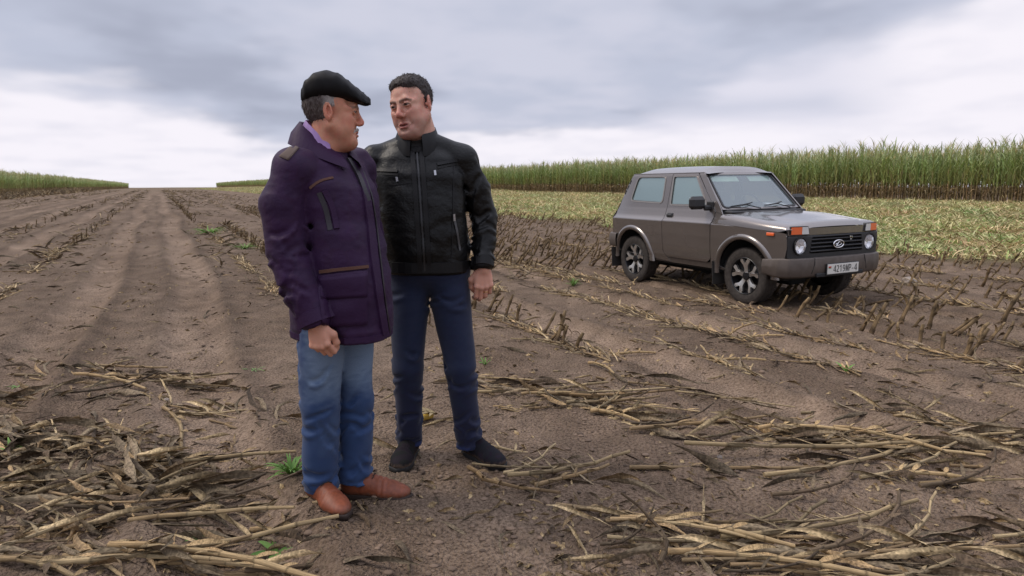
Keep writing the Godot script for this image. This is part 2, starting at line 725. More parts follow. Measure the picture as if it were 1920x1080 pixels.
func land(x: float, zf: float) -> float:
	var hgt := hill(x, zf)
	var dist := Vector2(x, zf).length()
	if dist > 70.0:
		return hgt
	var u := -0.4617 * x + 0.887 * zf
	var v := 0.887 * x + 0.4617 * zf
	var far := clampf(1.0 - dist / 70.0, 0.0, 1.0)
	var e := 0.0
	# wheel tracks left by the harvest
	var wob := noise_a.get_noise_2d(u * 0.09, 3.0) * 0.22
	for t in TRACKS:
		var q: float = (v + wob - t[0]) / t[1]
		if absf(q) < 2.6:
			e -= 0.050 * exp(-q * q * q * q) - 0.030 * exp(-(absf(q) - 1.35) * (absf(q) - 1.35) * 9.0)
	# ridges of the old rows
	if v > 1.0 and v < 13.0:
		e += 0.016 * cos((v + wob * 0.3 - 2.9) / 0.75 * TAU) * smoothstep(1.0, 2.2, v)
	e += noise_b.get_noise_2d(u * 0.5, v * 1.1) * 0.035
	if dist < 30.0:
		var f := 1.0 - dist / 30.0
		e += noise_b.get_noise_2d(x * 2.6 + 9.0, zf * 2.6) * 0.022 * f
		var loose := smoothstep(-0.25, 0.35, noise_a.get_noise_2d(u * 0.45 + 7.0, v * 0.8))
		e += (noise_c.get_noise_2d(x * 5.5, zf * 5.5) * 0.010 + noise_b.get_noise_2d(x * 13.0, zf * 13.0) * 0.010) * f * (0.3 + 0.9 * loose)
	return hgt + e * far


func ground_at(x: float, z: float) -> float:
	return land(x, -z)


func build_ground() -> void:
	var rad := PackedFloat32Array()
	var r := 0.9
	while r < 13.0:
		rad.append(r)
		r *= 1.0062
	while r < 3000.0:
		rad.append(r)
		r *= 1.028
	var ang := PackedFloat32Array()
	var a := -180.0
	while a < 180.0:
		ang.append(deg_to_rad(a))
		a += 0.21 if absf(a + 0.05) < 44.0 else (1.0 if absf(a) < 60.0 else 5.0)
	var nr := rad.size()
	var na := ang.size()
	var g := Geo.new()
	g.v.resize(nr * na)
	g.n.resize(nr * na)
	g.c.resize(nr * na)
	g.uv.resize(nr * na)
	for i in nr:
		for j in na:
			var x := sin(ang[j]) * rad[i]
			var zf := cos(ang[j]) * rad[i]
			var k := i * na + j
			g.v[k] = Vector3(x, land(x, zf), -zf)
			# bare earth: browner where loose, paler where pressed and dry; straw and litter rotted in
			var u := -0.4617 * x + 0.887 * zf
			var v := 0.887 * x + 0.4617 * zf
			var m := noise_a.get_noise_2d(u * 0.16, v * 0.9 + 31.0)
			var m2 := noise_b.get_noise_2d(x * 0.9 + 70.0, zf * 0.9)
			var c := Vector3(0.198, 0.143, 0.101).lerp(Vector3(0.308, 0.230, 0.168), clampf(0.42 + m * 0.5 + m2 * 0.45, 0.0, 1.0))
			c *= 0.95 + 0.30 * noise_b.get_noise_2d(x * 3.1, zf * 3.1 + 50.0)
			if rad[i] < 14.0:
				c *= 1.0 - 0.30 * smoothstep(0.15, 0.55, noise_b.get_noise_2d(x * 9.0 + 20.0, zf * 9.0)) * smoothstep(-0.2, 0.3, m2)
			if rad[i] < 120.0:
				var wob := noise_a.get_noise_2d(u * 0.09, 3.0) * 0.22
				for t in TRACKS:
					var tq: float = (v + wob - t[0]) / t[1]
					if absf(tq) < 2.4:      # pressed soil dries paler, its crumbled edges stay dark
						c *= 1.0 + 0.26 * exp(-tq * tq * tq * tq) - 0.22 * exp(-(absf(tq) - 1.5) * (absf(tq) - 1.5) * 7.0)
			if v > 11.4 and v < 34.0:
				c = c.lerp(Vector3(0.25, 0.21, 0.10), smoothstep(11.6, 13.2, v + m2) * 0.85)
			var edge := smoothstep(-10.8, -12.6, v + m * 0.9)
			if edge > 0.0 and v > -16.0:
				c = c.lerp(Vector3(0.27, 0.20, 0.115), edge * 0.7)
			if rad[i] > 60.0:
				c = c.lerp(Vector3(0.20, 0.155, 0.10), smoothstep(60.0, 260.0, rad[i]) * 0.6)
			g.c[k] = Color(c.x, c.y, c.z)
	for i in nr:
		for j in na:
			var i0 := maxi(i - 1, 0)
			var i1 := mini(i + 1, nr - 1)
			var j0 := (j + na - 1) % na
			var j1 := (j + 1) % na
			var nn := (g.v[i * na + j1] - g.v[i * na + j0]).cross(g.v[i0 * na + j] - g.v[i1 * na + j])
			nn = nn.normalized()
			g.n[i * na + j] = nn if nn.y > 0.0 else -nn
	g.i.resize((nr - 1) * na * 6)
	var q := 0
	for i in nr - 1:
		for j in na:
			var j1 := (j + 1) % na
			var p0 := i * na + j
			var p1 := i * na + j1
			var p2 := (i + 1) * na + j1
			var p3 := (i + 1) * na + j
			g.i[q] = p0
			g.i[q + 1] = p3
			g.i[q + 2] = p2
			g.i[q + 3] = p0
			g.i[q + 4] = p2
			g.i[q + 5] = p1
			q += 6
	# the ring under the lens is closed by a small fan
	var mid := g.vert(Vector3(0, land(0, 0), 0), Vector3.UP, g.c[0])
	for j in na:
		g.tri(mid, j, (j + 1) % na)
	var o := obj("ground", g.mesh(false), M.soil)
	o.set_meta("kind", "structure")
	tag(o, "brown bare soil of the harvested field with wheel tracks", "ground")


func at_uv(u: float, v: float) -> Vector2:      # (x, forward)
	return ROW * u + ACROSS * v


# ---------------------------------------------------------------- growing maize
func blade(g: Geo, root: Vector3, dir: float, length: float, width: float, rise: float, droop: float, col: Color, col2: Color, segs := 5, twist := 0.0) -> void:
	var out := Vector3(cos(dir), 0, sin(dir))
	var side := Vector3(-sin(dir), 0, cos(dir))
	var p := root
	var ang := rise
	var rows := [[], [], []]
	var cols := [[], [], []]
	for k in segs + 1:
		var t := float(k) / segs
		var w := width * (0.55 + 1.5 * t if t < 0.3 else 1.0 * pow(1.0 - (t - 0.3) / 0.7, 0.75)) * 0.5
		var d := out * cos(ang) + Vector3.UP * sin(ang)
		var up := -out * sin(ang) + Vector3.UP * cos(ang)
		var s2 := side.rotated(d, twist * t)
		var u2 := up.rotated(d, twist * t)
		rows[0].append(p - s2 * w + u2 * w * 0.35)
		rows[1].append(p)
		rows[2].append(p + s2 * w + u2 * w * 0.35)
		var c := col.lerp(col2, t)
		cols[0].append(c)
		cols[1].append(c * 1.18)
		cols[2].append(c)
		p += d * length / segs
		ang -= droop / segs * (0.5 + t)
	g.grid(rows, col, false, cols)


func maize_plant(s: int, tall: float) -> ArrayMesh:
	var r := RandomNumberGenerator.new()
	r.seed = s
	var g := Geo.new()
	var straw := Color(0.36, 0.26, 0.13)
	var stem := Color(0.27, 0.29, 0.11)
	var green := Color(0.22, 0.31, 0.085)
	var pale := Color(0.38, 0.45, 0.19)
	var pts := []
	var rr := []
	var cc := []
	for k in 7:
		var t := k / 6.0
		pts.append(Vector3(r.randf_range(-0.02, 0.02) * t, tall * 0.88 * t, r.randf_range(-0.02, 0.02) * t))
		rr.append(lerpf(0.0135, 0.006, t))
		cc.append(straw.lerp(stem, smoothstep(0.25, 0.65, t)))
	tube(g, pts, rr, 5, straw, cc, 1.0, false)
	var n := 16
	for k in n:
		var t := (k + 0.6) / n
		var y := tall * (0.10 + 0.78 * t)
		var d := (k % 2) * PI + r.randf_range(-0.7, 0.7) + s
		if t < 0.27:      # dead lower leaves hang by the stem
			var c := straw.lerp(Color(0.12, 0.085, 0.05), r.randf())
			blade(g, Vector3(0, y + 0.1, 0), d, r.randf_range(0.3, 0.55), 0.045, 0.3, 3.4, c, c * 0.9, 4, r.randf_range(-1, 1))
		else:
			var c := green.lerp(pale, r.randf() * 0.7)
			if t > 0.78:
				c = c.lerp(Color(0.38, 0.44, 0.25), 0.65)
			if t < 0.5:
				c = c.lerp(Color(0.30, 0.27, 0.09), r.randf() * 0.6)
			blade(g, Vector3(0, y, 0), d, r.randf_range(0.5, 0.8) * (1.0 if t < 0.8 else 0.8), 0.058 if t < 0.75 else 0.042, r.randf_range(1.1, 1.42), r.randf_range(0.7, 2.2), c, c.lerp(Color(0.2, 0.2, 0.08), 0.35), 5, r.randf_range(-0.6, 0.6))
	for k in 6:           # tassel
		var d := r.randf() * TAU
		blade(g, Vector3(0, tall * 0.86, 0), d, tall * r.randf_range(0.10, 0.16), 0.018, 1.5 - 0.09 * k, 0.5, Color(0.46, 0.41, 0.20), Color(0.44, 0.37, 0.2), 2)
	if s % 3 == 0:        # an ear in its husk
		tube(g, [Vector3(0.02, tall * 0.42, 0), Vector3(0.05, tall * 0.5, 0.01), Vector3(0.065, tall * 0.56, 0.01)], [0.016, 0.026, 0.008], 6, Color(0.25, 0.22, 0.10))
	return g.mesh()


func build_maize() -> void:
	var r := RandomNumberGenerator.new()
	r.seed = 4
	var kinds := [maize_plant(3, 2.75), maize_plant(4, 2.65), maize_plant(7, 2.85), maize_plant(9, 2.7), maize_plant(14, 2.6)]
	var lots := [[[], []], [[], []], [[], []], [[], []], [[], []]]
	var left := [[[], []], [[], []], [[], []], [[], []], [[], []]]
	for side in 2:
		for row in (9 if side == 0 else 7):
			var v := 32.3 + row * 0.72 if side == 0 else -14.6 - row * 0.72
			var u := (-2.0 if row < 6 else 4.0) if side == 0 else 12.0
			while u < 452.0:
				var gap := 0.115 if u < 75.0 else (0.22 if u < 150.0 else 0.36)
				if row > 4 and u > 120.0:
					gap *= 1.6
				u += gap * r.randf_range(0.6, 1.4)
				if r.randf() < 0.04:
					continue
				var p := at_uv(u, v + r.randf_range(-0.09, 0.09))
				var y := hill(p.x, p.y)
				var s := r.randf_range(0.86, 1.10) * (1.0 + 0.09 * noise_a.get_noise_2d(u * 0.12, v))
				var wd := s * (1.0 if u < 120.0 else 1.35)
				var b := Basis(Vector3.UP, r.randf() * TAU).scaled(Vector3(wd, s, wd))
				b = Basis(Vector3(1, 0, 0), r.randfn(0.0, 0.05)) * Basis(Vector3(0, 0, 1), r.randfn(0.0, 0.05)) * b
				var k := r.randi() % 5
				var tint := r.randf_range(0.75, 1.2)
				var warm := r.randf_range(0.9, 1.15)
				var to = lots if side == 0 else left
				to[k][0].append(Transform3D(b, Vector3(p.x, y - 0.02, -p.y)))
				to[k][1].append(Color(tint * warm, tint, tint * 0.95))
	field_of("maize_field", lots, kinds, M.plant, "tall green standing maize with brown lower stalks right of the field", "maize")
	field_of("maize_field", left, kinds, M.plant, "distant green standing maize along the left edge of the field", "maize")


# one object for a mass of several kinds of plant: the first kind is the object, the others its parts
func field_of(called: String, lots: Array, kinds: Array, m: Material, label: String, category: String) -> void:
	var root := thing(called, label, category)
	root.set_meta("kind", "stuff")
	for k in kinds.size():
		if lots[k][0].is_empty():
			continue
		var mm := MultiMesh.new()
		mm.transform_format = MultiMesh.TRANSFORM_3D
		mm.use_colors = true
		mm.mesh = kinds[k]
		mm.instance_count = lots[k][0].size()
		for i in lots[k][0].size():
			mm.set_instance_transform(i, lots[k][0][i])
			mm.set_instance_color(i, lots[k][1][i])
		var o := MultiMeshInstance3D.new()
		o.multimesh = mm
		o.material_override = m
		o.name = "plants"
		root.add_child(o, true)
		o.set_meta("kind", "stuff")


# ---------------------------------------------------------------- trampled maize before the standing maize
func tuft(s: int) -> ArrayMesh:
	var r := RandomNumberGenerator.new()
	r.seed = s
	var g := Geo.new()
	for k in 18:
		var c: Color = [Color(0.58, 0.53, 0.26), Color(0.66, 0.60, 0.33), Color(0.52, 0.42, 0.23), Color(0.19, 0.29, 0.08), Color(0.34, 0.43, 0.14), Color(0.44, 0.34, 0.18), Color(0.60, 0.54, 0.28)][r.randi() % 7]
		blade(g, Vector3(r.randf_range(-0.2, 0.2), r.randf_range(0, 0.08), r.randf_range(-0.2, 0.2)), r.randf() * TAU, r.randf_range(0.16, 0.45), r.randf_range(0.02, 0.048), r.randf_range(0.3, 1.4), r.randf_range(0.6, 2.6), c, c * r.randf_range(0.8, 1.1), 4, r.randf_range(-2, 2))
	for k in 2:
		var a := r.randf() * TAU
		var p := Vector3(r.randf_range(-0.2, 0.2), 0.02, r.randf_range(-0.2, 0.2))
		tube(g, [p, p + Vector3(cos(a) * 0.3, r.randf_range(0.02, 0.3), sin(a) * 0.3)], [0.011, 0.009], 5, Color(0.30, 0.25, 0.10))
	return g.mesh()


func build_residue() -> void:
	var r := RandomNumberGenerator.new()
	r.seed = 8
	var kinds := [tuft(1), tuft(2), tuft(3), tuft(4)]
	var lots := [[[], []], [[], []], [[], []], [[], []]]
	for i in 60000:
		var u := -3.0 + pow(r.randf(), 1.9) * 260.0
		var v := r.randf_range(11.6, 32.4)
		var p := at_uv(u, v)
		var patchy := noise_b.get_noise_2d(u * 0.22, v * 0.35)
		if v < 13.4 and r.randf() > smoothstep(11.4, 13.4, v + patchy * 1.8):
			continue
		if r.randf() > 0.86 + patchy:
			continue
		var s := r.randf_range(0.6, 1.15) * (1.0 if u < 60.0 else 1.5) * (0.75 + 0.3 * smoothstep(13.0, 17.0, v))
		var b := Basis(Vector3.UP, r.randf() * TAU).scaled(Vector3(s, s * r.randf_range(0.5, 0.9), s))
		var k := r.randi() % 4
		var t := r.randf_range(0.75, 1.15) + 0.25 * patchy
		var gr := noise_a.get_noise_2d(u * 0.5 + 9.0, v * 0.5) * 0.16
		lots[k][0].append(Transform3D(b, Vector3(p.x, hill(p.x, p.y), -p.y)))
		lots[k][1].append(Color(t * (1.0 - gr), t * (1.0 + gr * 0.4), t * 0.95))
	field_of("trampled_maize", lots, kinds, M.plant, "yellow green trampled maize leaves lying in a wide strip before the standing maize", "maize residue")


# ---------------------------------------------------------------- the car (own axes: x forward from the front axle, y up, z to its right)
const SIDE := [[0.30, 0.725], [0.385, 0.745], [0.48, 0.775], [0.62, 0.792], [0.78, 0.80], [0.90, 0.803], [0.940, 0.804], [0.952, 0.792], [0.975, 0.770], [1.01, 0.748], [1.05, 0.732], [1.09, 0.718], [1.115, 0.708], [1.17, 0.695], [1.40, 0.644], [1.55, 0.608], [1.58, 0.597], [1.605, 0.575]]


func half_width(x: float, y: float) -> float:
	var c: float = SIDE[-1][1]
	for k in SIDE.size() - 1:
		if y < SIDE[k + 1][0]:
			c = lerpf(SIDE[k][1], SIDE[k + 1][1], clampf((y - SIDE[k][0]) / (SIDE[k + 1][0] - SIDE[k][0]), 0.0, 1.0))
			break
	if x > 0.15:
		c -= 0.045 * pow((x - 0.15) / 0.5, 2.0)
	if x < -2.2:
		c -= 0.05 * pow((-2.2 - x) / 0.55, 2.0)
	return c


func side_point(x: float, y: float, off := 0.0) -> Vector3:
	return Vector3(x, y, half_width(x, y) + off)


func round_poly(pts: Array, r: float) -> PackedVector2Array:
	var out := PackedVector2Array()
	var n := pts.size()
	for k in n:
		var p: Vector2 = pts[k]
		var a: Vector2 = pts[(k + n - 1) % n]
		var b: Vector2 = pts[(k + 1) % n]
		var d := minf(r, minf(p.distance_to(a), p.distance_to(b)) * 0.45)
		var s := p + (a - p).normalized() * d
		var e := p + (b - p).normalized() * d
		for j in 6:
			var t := j / 5.0
			out.append(s.lerp(p, t).lerp(p.lerp(e, t), t))
	return out


func circle(c: Vector2, r: float, n := 40) -> PackedVector2Array:
	var out := PackedVector2Array()
	for k in n:
		out.append(c + Vector2(cos(TAU * k / n), sin(TAU * k / n)) * r)
	return out


# a sheet-metal panel: the outline less the holes, laid on the surface f(x, y), its edges folded inwards
func panel(g: Geo, outline: PackedVector2Array, holes: Array, f: Callable, step := 0.035, fold := 0.018, inside := Vector3(-1.1, 0.6, 0), col := Color.WHITE) -> void:
	var lo := outline[0]
	var hi := outline[0]
	for p in outline:
		lo = lo.min(p)
		hi = hi.max(p)
	var nrm := func(p: Vector2) -> Vector3:
		var e := 0.004
		var a: Vector3 = f.call(p.x + e, p.y) - f.call(p.x - e, p.y)
		var b: Vector3 = f.call(p.x, p.y + e) - f.call(p.x, p.y - e)
		var nn := a.cross(b).normalized()
		return nn if nn.dot(f.call(p.x, p.y) - inside) > 0.0 else -nn
	var nx := int(ceil((hi.x - lo.x) / step))
	var ny := int(ceil((hi.y - lo.y) / (step * 0.6)))
	for j in ny:
		for i in nx:
			var p := lo + Vector2(i * step, j * step * 0.6)
			var q := p + Vector2(step, step * 0.6)
			var parts := Geometry2D.intersect_polygons(PackedVector2Array([p, Vector2(q.x, p.y), q, Vector2(p.x, q.y)]), outline)
			for hole in holes:
				var next: Array[PackedVector2Array] = []
				for c in parts:
					next.append_array(Geometry2D.clip_polygons(c, hole))
				parts = next
			for c in parts:
				if Geometry2D.is_polygon_clockwise(c):
					continue
				var t := Geometry2D.triangulate_polygon(c)
				var base := g.v.size()
				for w in c:
					g.vert(f.call(w.x, w.y), nrm.call(w), col, w)
				for k in range(0, t.size(), 3):
					g.tri(base + t[k], base + t[k + 1], base + t[k + 2])
	if fold > 0.0:
		var all := [outline]
		all.append_array(holes)
		for h in all.size():
			var ring: PackedVector2Array = all[h]
			var n := ring.size()
			for k in n:
				var a := ring[k]
				var b := ring[(k + 1) % n]
				if h > 0 and not (Geometry2D.is_point_in_polygon(a, outline) and Geometry2D.is_point_in_polygon(b, outline)):
					continue
				if a.distance_to(b) < 0.0005:
					continue
				var cuts := int(a.distance_to(b) / step) + 1
				for s in cuts:
					var p := a.lerp(b, float(s) / cuts)
					var q := a.lerp(b, float(s + 1) / cuts)
					var pp: Vector3 = f.call(p.x, p.y)
					var qq: Vector3 = f.call(q.x, q.y)
					var np: Vector3 = nrm.call(p)
					var nq: Vector3 = nrm.call(q)
					g.flat([pp, qq, qq - nq * fold, pp - np * fold], col)


func flipped(g: Geo) -> Geo:
	var o := Geo.new()
	o.v = g.v.duplicate()
	o.n = g.n.duplicate()
	o.c = g.c.duplicate()
	o.uv = g.uv.duplicate()
	o.i = g.i.duplicate()
	for k in o.v.size():
		o.v[k].z = -o.v[k].z
		o.n[k].z = -o.n[k].z
	return o


func vecs(a: Array) -> Array:
	var out := []
	for k in range(0, a.size(), 2):
		out.append(Vector2(a[k], a[k + 1]))
	return out


func sided(called: String, g: Geo, m: Material, root: Node3D) -> Array:
	return [obj(called, g.mesh(), m, root), obj(called, flipped(g).mesh(), m, root)]


func build_car() -> void:
	var paint := mat(lin(0.185, 0.163, 0.150), 0.27, 0.6)
	paint.clearcoat_enabled = true
	paint.clearcoat = 1.0
	paint.clearcoat_roughness = 0.08
	# road dust lies thinly on the paint
	paint.roughness_texture = noise_tex(512, 0.006, 41, 4, [Color(0.8, 0.8, 0.8), Color(1, 1, 1)])
	paint.uv1_triplanar = true
	paint.uv1_scale = Vector3.ONE * 1.4
	var dusty := mat(lin(0.13, 0.108, 0.094), 0.55, 0.25)
	dusty.albedo_texture = noise_tex(512, 0.015, 45, 5, [Color(0.82, 0.80, 0.78), Color(1, 1, 1)])
	dusty.uv1_triplanar = true
	var edge_highlight := mat(lin(0.34, 0.31, 0.28), 0.25, 0.7)  # brighter than the body paint, stands in for a highlight along the window edge
	var plastic := mat(lin(0.018, 0.018, 0.019), 0.55)
	var rubber := mat(lin(0.028, 0.025, 0.022), 0.85)
	var dark := mat(lin(0.008, 0.008, 0.008), 0.9)
	var chrome := mat(lin(0.75, 0.75, 0.76), 0.12, 1.0)
	var alloy := mat(lin(0.62, 0.60, 0.57), 0.32, 0.85)
	var black_alloy := mat(lin(0.016, 0.016, 0.018), 0.35, 0.3)
	var glass := mat(Color(0.60, 0.66, 0.68, 0.44), 0.02)  # pale veil in its colour stands in for sky mirrored by the windscreen
	glass.transparency = BaseMaterial3D.TRANSPARENCY_ALPHA
	glass.metallic_specular = 0.7
	var tint := mat(Color(0.62, 0.70, 0.70, 0.62), 0.03, 0.55)
	tint.transparency = BaseMaterial3D.TRANSPARENCY_ALPHA
	tint.metallic_specular = 0.7
	var lens_m := mat(Color(0.95, 0.97, 1.0, 0.15), 0.04)
	lens_m.transparency = BaseMaterial3D.TRANSPARENCY_ALPHA
	var amber := mat(lin(0.80, 0.13, 0.02), 0.15)
	amber.clearcoat_enabled = true
	var white_lens := mat(lin(0.62, 0.62, 0.60), 0.15)
	white_lens.clearcoat_enabled = true

	var car := thing("parked_car", "grey brown boxy off-road car parked on the stubble facing right", "car", Vector3(3.47, -0.072, -8.39), 0.0)
	car.basis = Basis(Vector3(0.4431, 0, 0.8965), Vector3.UP, Vector3(-0.8965, 0, 0.4431)) * Basis(Vector3(1, 0, 0), 0.014)
	var wheel_f := Vector2(0.0, 0.36)
	var wheel_r := Vector2(-2.2, 0.37)
	var hole_f := circle(wheel_f, 0.425)
	var hole_r := circle(wheel_r, 0.415)

	# body sides
	var g := Geo.new()
	panel(g, PackedVector2Array(vecs([-0.30, 0.385, 0.44, 0.385, 0.585, 0.50, 0.60, 0.62, 0.622, 0.72, 0.622, 0.80, 0.61, 0.884, 0.53, 0.898, -0.325, 0.948, -0.415, 1.055, -0.542, 1.09, -0.548, 0.49, -0.56, 0.455])), [hole_f], side_point)
	sided("front_fender", g, paint, car)

	g = Geo.new()
	var door_win := round_poly(vecs([-0.735, 1.165, -1.455, 1.158, -1.495, 1.548, -1.035, 1.545]), 0.035)
	panel(g, round_poly(vecs([-0.556, 1.09, -0.556, 0.50, -0.62, 0.452, -1.42, 0.452, -1.486, 0.53, -1.522, 1.588, -1.018, 1.585]), 0.03), [door_win], side_point)
	var doors := sided("door", g, paint, car)
	g = Geo.new()
	var quarter_win := round_poly(vecs([-1.632, 1.178, -2.385, 1.198, -2.30, 1.55, -1.662, 1.545]), 0.07)
	panel(g, PackedVector2Array(vecs([-1.494, 0.53, -1.43, 0.452, -1.36, 0.385, -2.55, 0.45, -2.735, 0.52, -2.745, 0.95, -2.715, 1.05, -2.56, 1.40, -2.44, 1.592, -1.53, 1.592])), [hole_r, quarter_win], side_point)
	sided("rear_quarter", g, paint, car)
	g = Geo.new()
	panel(g, PackedVector2Array(vecs([-0.30, 0.375, -0.57, 0.447, -1.42, 0.447, -1.80, 0.375])), [], func(x: float, y: float) -> Vector3: return side_point(x, y, -0.012))
	sided("sill", g, dusty, car)
	g = Geo.new()
	panel(g, PackedVector2Array(vecs([-0.415, 1.06, -0.545, 1.095, -1.012, 1.592, -0.90, 1.592, -0.475, 1.13])), [], side_point)
	sided("windscreen_pillar", g, paint, car)
	# band round the side glass, paint highlight put in its colour, then the glass
	for w in [[door_win, "window_highlight"], [quarter_win, "window_highlight"]]:
		g = Geo.new()
		var pts := []
		var nr := []
		for p in w[0]:
			pts.append(side_point(p.x, p.y, 0.001))
			nr.append(Vector3(0, 0.18, 1).normalized())
		pts.append(pts[0])
		nr.append(nr[0])
		ribbon(g, pts, nr, 0.022, 0.006)
		var two := sided(w[1], g, edge_highlight, car)
		g = Geo.new()
		panel(g, w[0], [], func(x: float, y: float) -> Vector3: return side_point(x, y, -0.012), 0.08, 0.0)
		sided("side_window", g, tint, car)
		g = Geo.new()
		for k in pts.size():
			pts[k] -= Vector3(0, 0, 0.006)
		ribbon(g, pts, nr, 0.030, 0.002)
		obj("window_seal", g.mesh(), plastic, two[0])
		obj("window_seal", flipped(g).mesh(), plastic, two[1])
	# shallow crease, fuel lid, air slots, door handle
	g = Geo.new()
	var pts := []
	var nr := []
	for p in round_poly(vecs([-1.70, 0.73, -1.70, 0.845, -1.83, 0.845, -1.83, 0.73]), 0.02):
		pts.append(side_point(p.x, p.y, 0.0))
		nr.append(Vector3.BACK)
	pts.append(pts[0])
	nr.append(nr[0])
	ribbon(g, pts, nr, 0.006, 0.0012)
	obj("fuel_lid", g.mesh(), dusty, car)
	for k in 3:
		var x := -2.475 - k * 0.042
		var y := 1.50 - k * 0.075
		g = Geo.new()
		ribbon(g, [side_point(x, y), side_point(x - 0.032, y - 0.058)], [Vector3(0, 0.2, 1).normalized(), Vector3(0, 0.2, 1).normalized()], 0.022, 0.005)
		sided("air_slot", g, plastic, car)
	g = Geo.new()
	box(g, Vector3(-1.40, 1.025, half_width(-1.4, 1.025) + 0.008), Vector3(0.115, 0.06, 0.018), 0.007, Basis(Vector3.RIGHT, -0.55))
	box(g, Vector3(-1.40, 1.028, half_width(-1.4, 1.03) + 0.022), Vector3(0.105, 0.026, 0.016), 0.006, Basis(Vector3.RIGHT, -0.55))
	obj("handle", g.mesh(), plastic, doors[0])
	obj("handle", flipped(g).mesh(), plastic, doors[1])

	# wheel arch flares
	var rows := []
	for w in [[wheel_f, 0.425, 0.492], [wheel_r, 0.415, 0.482]]:
		g = Geo.new()
		rows = [[], [], [], [], []]
		for k in 33:
			var a := lerpf(-0.02, PI + 0.06, k / 32.0)
			var d := Vector2(cos(a), sin(a))
			var end := 1.0 + 0.06 * pow(absf(k / 16.0 - 1.0), 4.0)
			for j in 5:
				var rr: float = lerpf(w[1] - 0.004, w[2] * end, [0.0, 0.05, 0.5, 0.8, 1.0][j])
				var lift: float = [-0.02, 0.020, 0.024, 0.016, -0.004][j]
				var p: Vector2 = w[0] + d * rr
				rows[j].append(Vector3(p.x, p.y, half_width(p.x, clampf(p.y, 0.45, 0.90)) + lift))
		g.grid(rows, Color.WHITE, false, [], Vector3(w[0].x, w[0].y, 0))
		sided("wheel_arch", g, paint, car)
		# the dark well behind
		g = Geo.new()
		rows = [[], [], []]
		for k in 25:
			var a := lerpf(-0.05, PI + 0.05, k / 24.0)
			for j in 3:
				var rr: float = [w[1], w[1], 0.0][j]
				rows[j].append(Vector3(w[0].x + cos(a) * rr, w[0].y + sin(a) * rr, [0.735, 0.42, 0.415][j]))
		g.grid(rows)
		sided("wheel_well", g, dark, car)

	# roof
	g = Geo.new()
	rows = []
	for i in 25:
		var x := lerpf(-0.86, -2.475, i / 24.0)
		var front := smoothstep(0.0, 1.0, (-0.86 - x) / 0.15)
		var back := smoothstep(0.0, 1.0, (x + 2.475) / 0.30)
		var crown := 0.018 + 0.058 * minf(front, back) + 0.018 * sin(i / 24.0 * PI)
		var row := []
		for j in 29:
			var s := j / 14.0 - 1.0
			var cc := s * (0.600 - 0.012 * (1.0 - minf(front, back)))
			row.append(Vector3(x - 0.07 * (1.0 - front) * (-s * s) - 0.045 * (1.0 - front), 1.588 + crown * (1.0 - pow(absf(s), 3.8)) - 0.018 * (1.0 - front) - 0.01 * (1.0 - back), cc))
		rows.append(row)
	g.grid(rows, Color.WHITE, false, [], Vector3(-1.6, 0.5, 0))
	var roof := obj("roof", g.mesh(), paint, car)
	g = Geo.new()
	pts = []
	nr = []
	for k in 13:
		var x := lerpf(-0.92, -2.44, k / 12.0)
		pts.append(Vector3(x, 1.588, half_width(x, 1.588) + 0.004))
		nr.append(Vector3(0, 0.3, 1).normalized())
	ribbon(g, pts, nr, 0.012, 0.003)
	obj("rain_gutter", g.mesh(), paint, roof)
	obj("rain_gutter", flipped(g).mesh(), paint, roof)

	# bonnet, wrapping down to the wings
	g = Geo.new()
	rows = []
	for i in 27:
		var t := i / 26.0
		var x := lerpf(-0.37, 0.664, t)
		var top := lerpf(1.092, 1.002, smoothstep(0.0, 1.0, t * 0.9)) - 0.006
		var nose := clampf((x - 0.56) / 0.104, 0.0, 1.0)
		top -= 0.066 * (1.0 - sqrt(1.0 - 0.98 * nose * nose))
		var low := lerpf(0.955, 0.902, clampf((x + 0.325) / 0.86, 0.0, 1.0))
		low = lerpf(low, maxf(low, 0.93), nose)
		var row := []
		for j in 33:
			var s := j / 16.0 - 1.0
			var a := absf(s)
			var z: float
			var y: float
			var edge := half_width(x, low) + 0.003
			var plateau := edge - 0.13
			if a > 0.66:
				var q := (a - 0.66) / 0.34 * PI / 2.0
				z = plateau + 0.13 * sin(q)
				y = low + (top - 0.014 - low) * (1.0 - pow(1.0 - cos(q), 1.25))
			else:
				z = plateau * a / 0.66
				y = top - 0.014 * pow(a / 0.66, 2.0) + 0.010 * smoothstep(0.50, 0.44, a)
			row.append(Vector3(x - 0.06 * (1.0 - t) * a * a - 0.035 * t * a * a, y, z * signf(s)))
		rows.append(row)
	g.grid(rows, Color.WHITE, false, [], Vector3(0.1, 0.4, 0))
	var bonnet := obj("bonnet", g.mesh(), paint, car)
	for s in [-1.0, 1.0]:
		for k in 5:
			g = Geo.new()
			box(g, Vector3(-0.24 - 0.012 * k, 1.089, s * (0.12 + 0.07 * k)), Vector3(0.06, 0.006, 0.045), 0.002)
			obj("air_slot", g.mesh(), dark, bonnet)
	g = Geo.new()
	box(g, Vector3(-0.40, 1.085, 0), Vector3(0.13, 0.03, 1.30), 0.01)
	obj("scuttle", g.mesh(), plastic, car)

	# strip above the grille with the signals
	g = Geo.new()
	var nose_f := func(z: float, y: float) -> Vector3: return Vector3(0.668 - 0.060 * pow(absf(z) / 0.76, 3.0), y, z)
	panel(g, PackedVector2Array(vecs([-0.735, 0.862, 0.735, 0.862, 0.735, 0.925, 0.70, 0.941, -0.70, 0.941, -0.735, 0.925])), [], nose_f, 0.05, 0.03)
	obj("nose_strip", g.mesh(), paint, car)
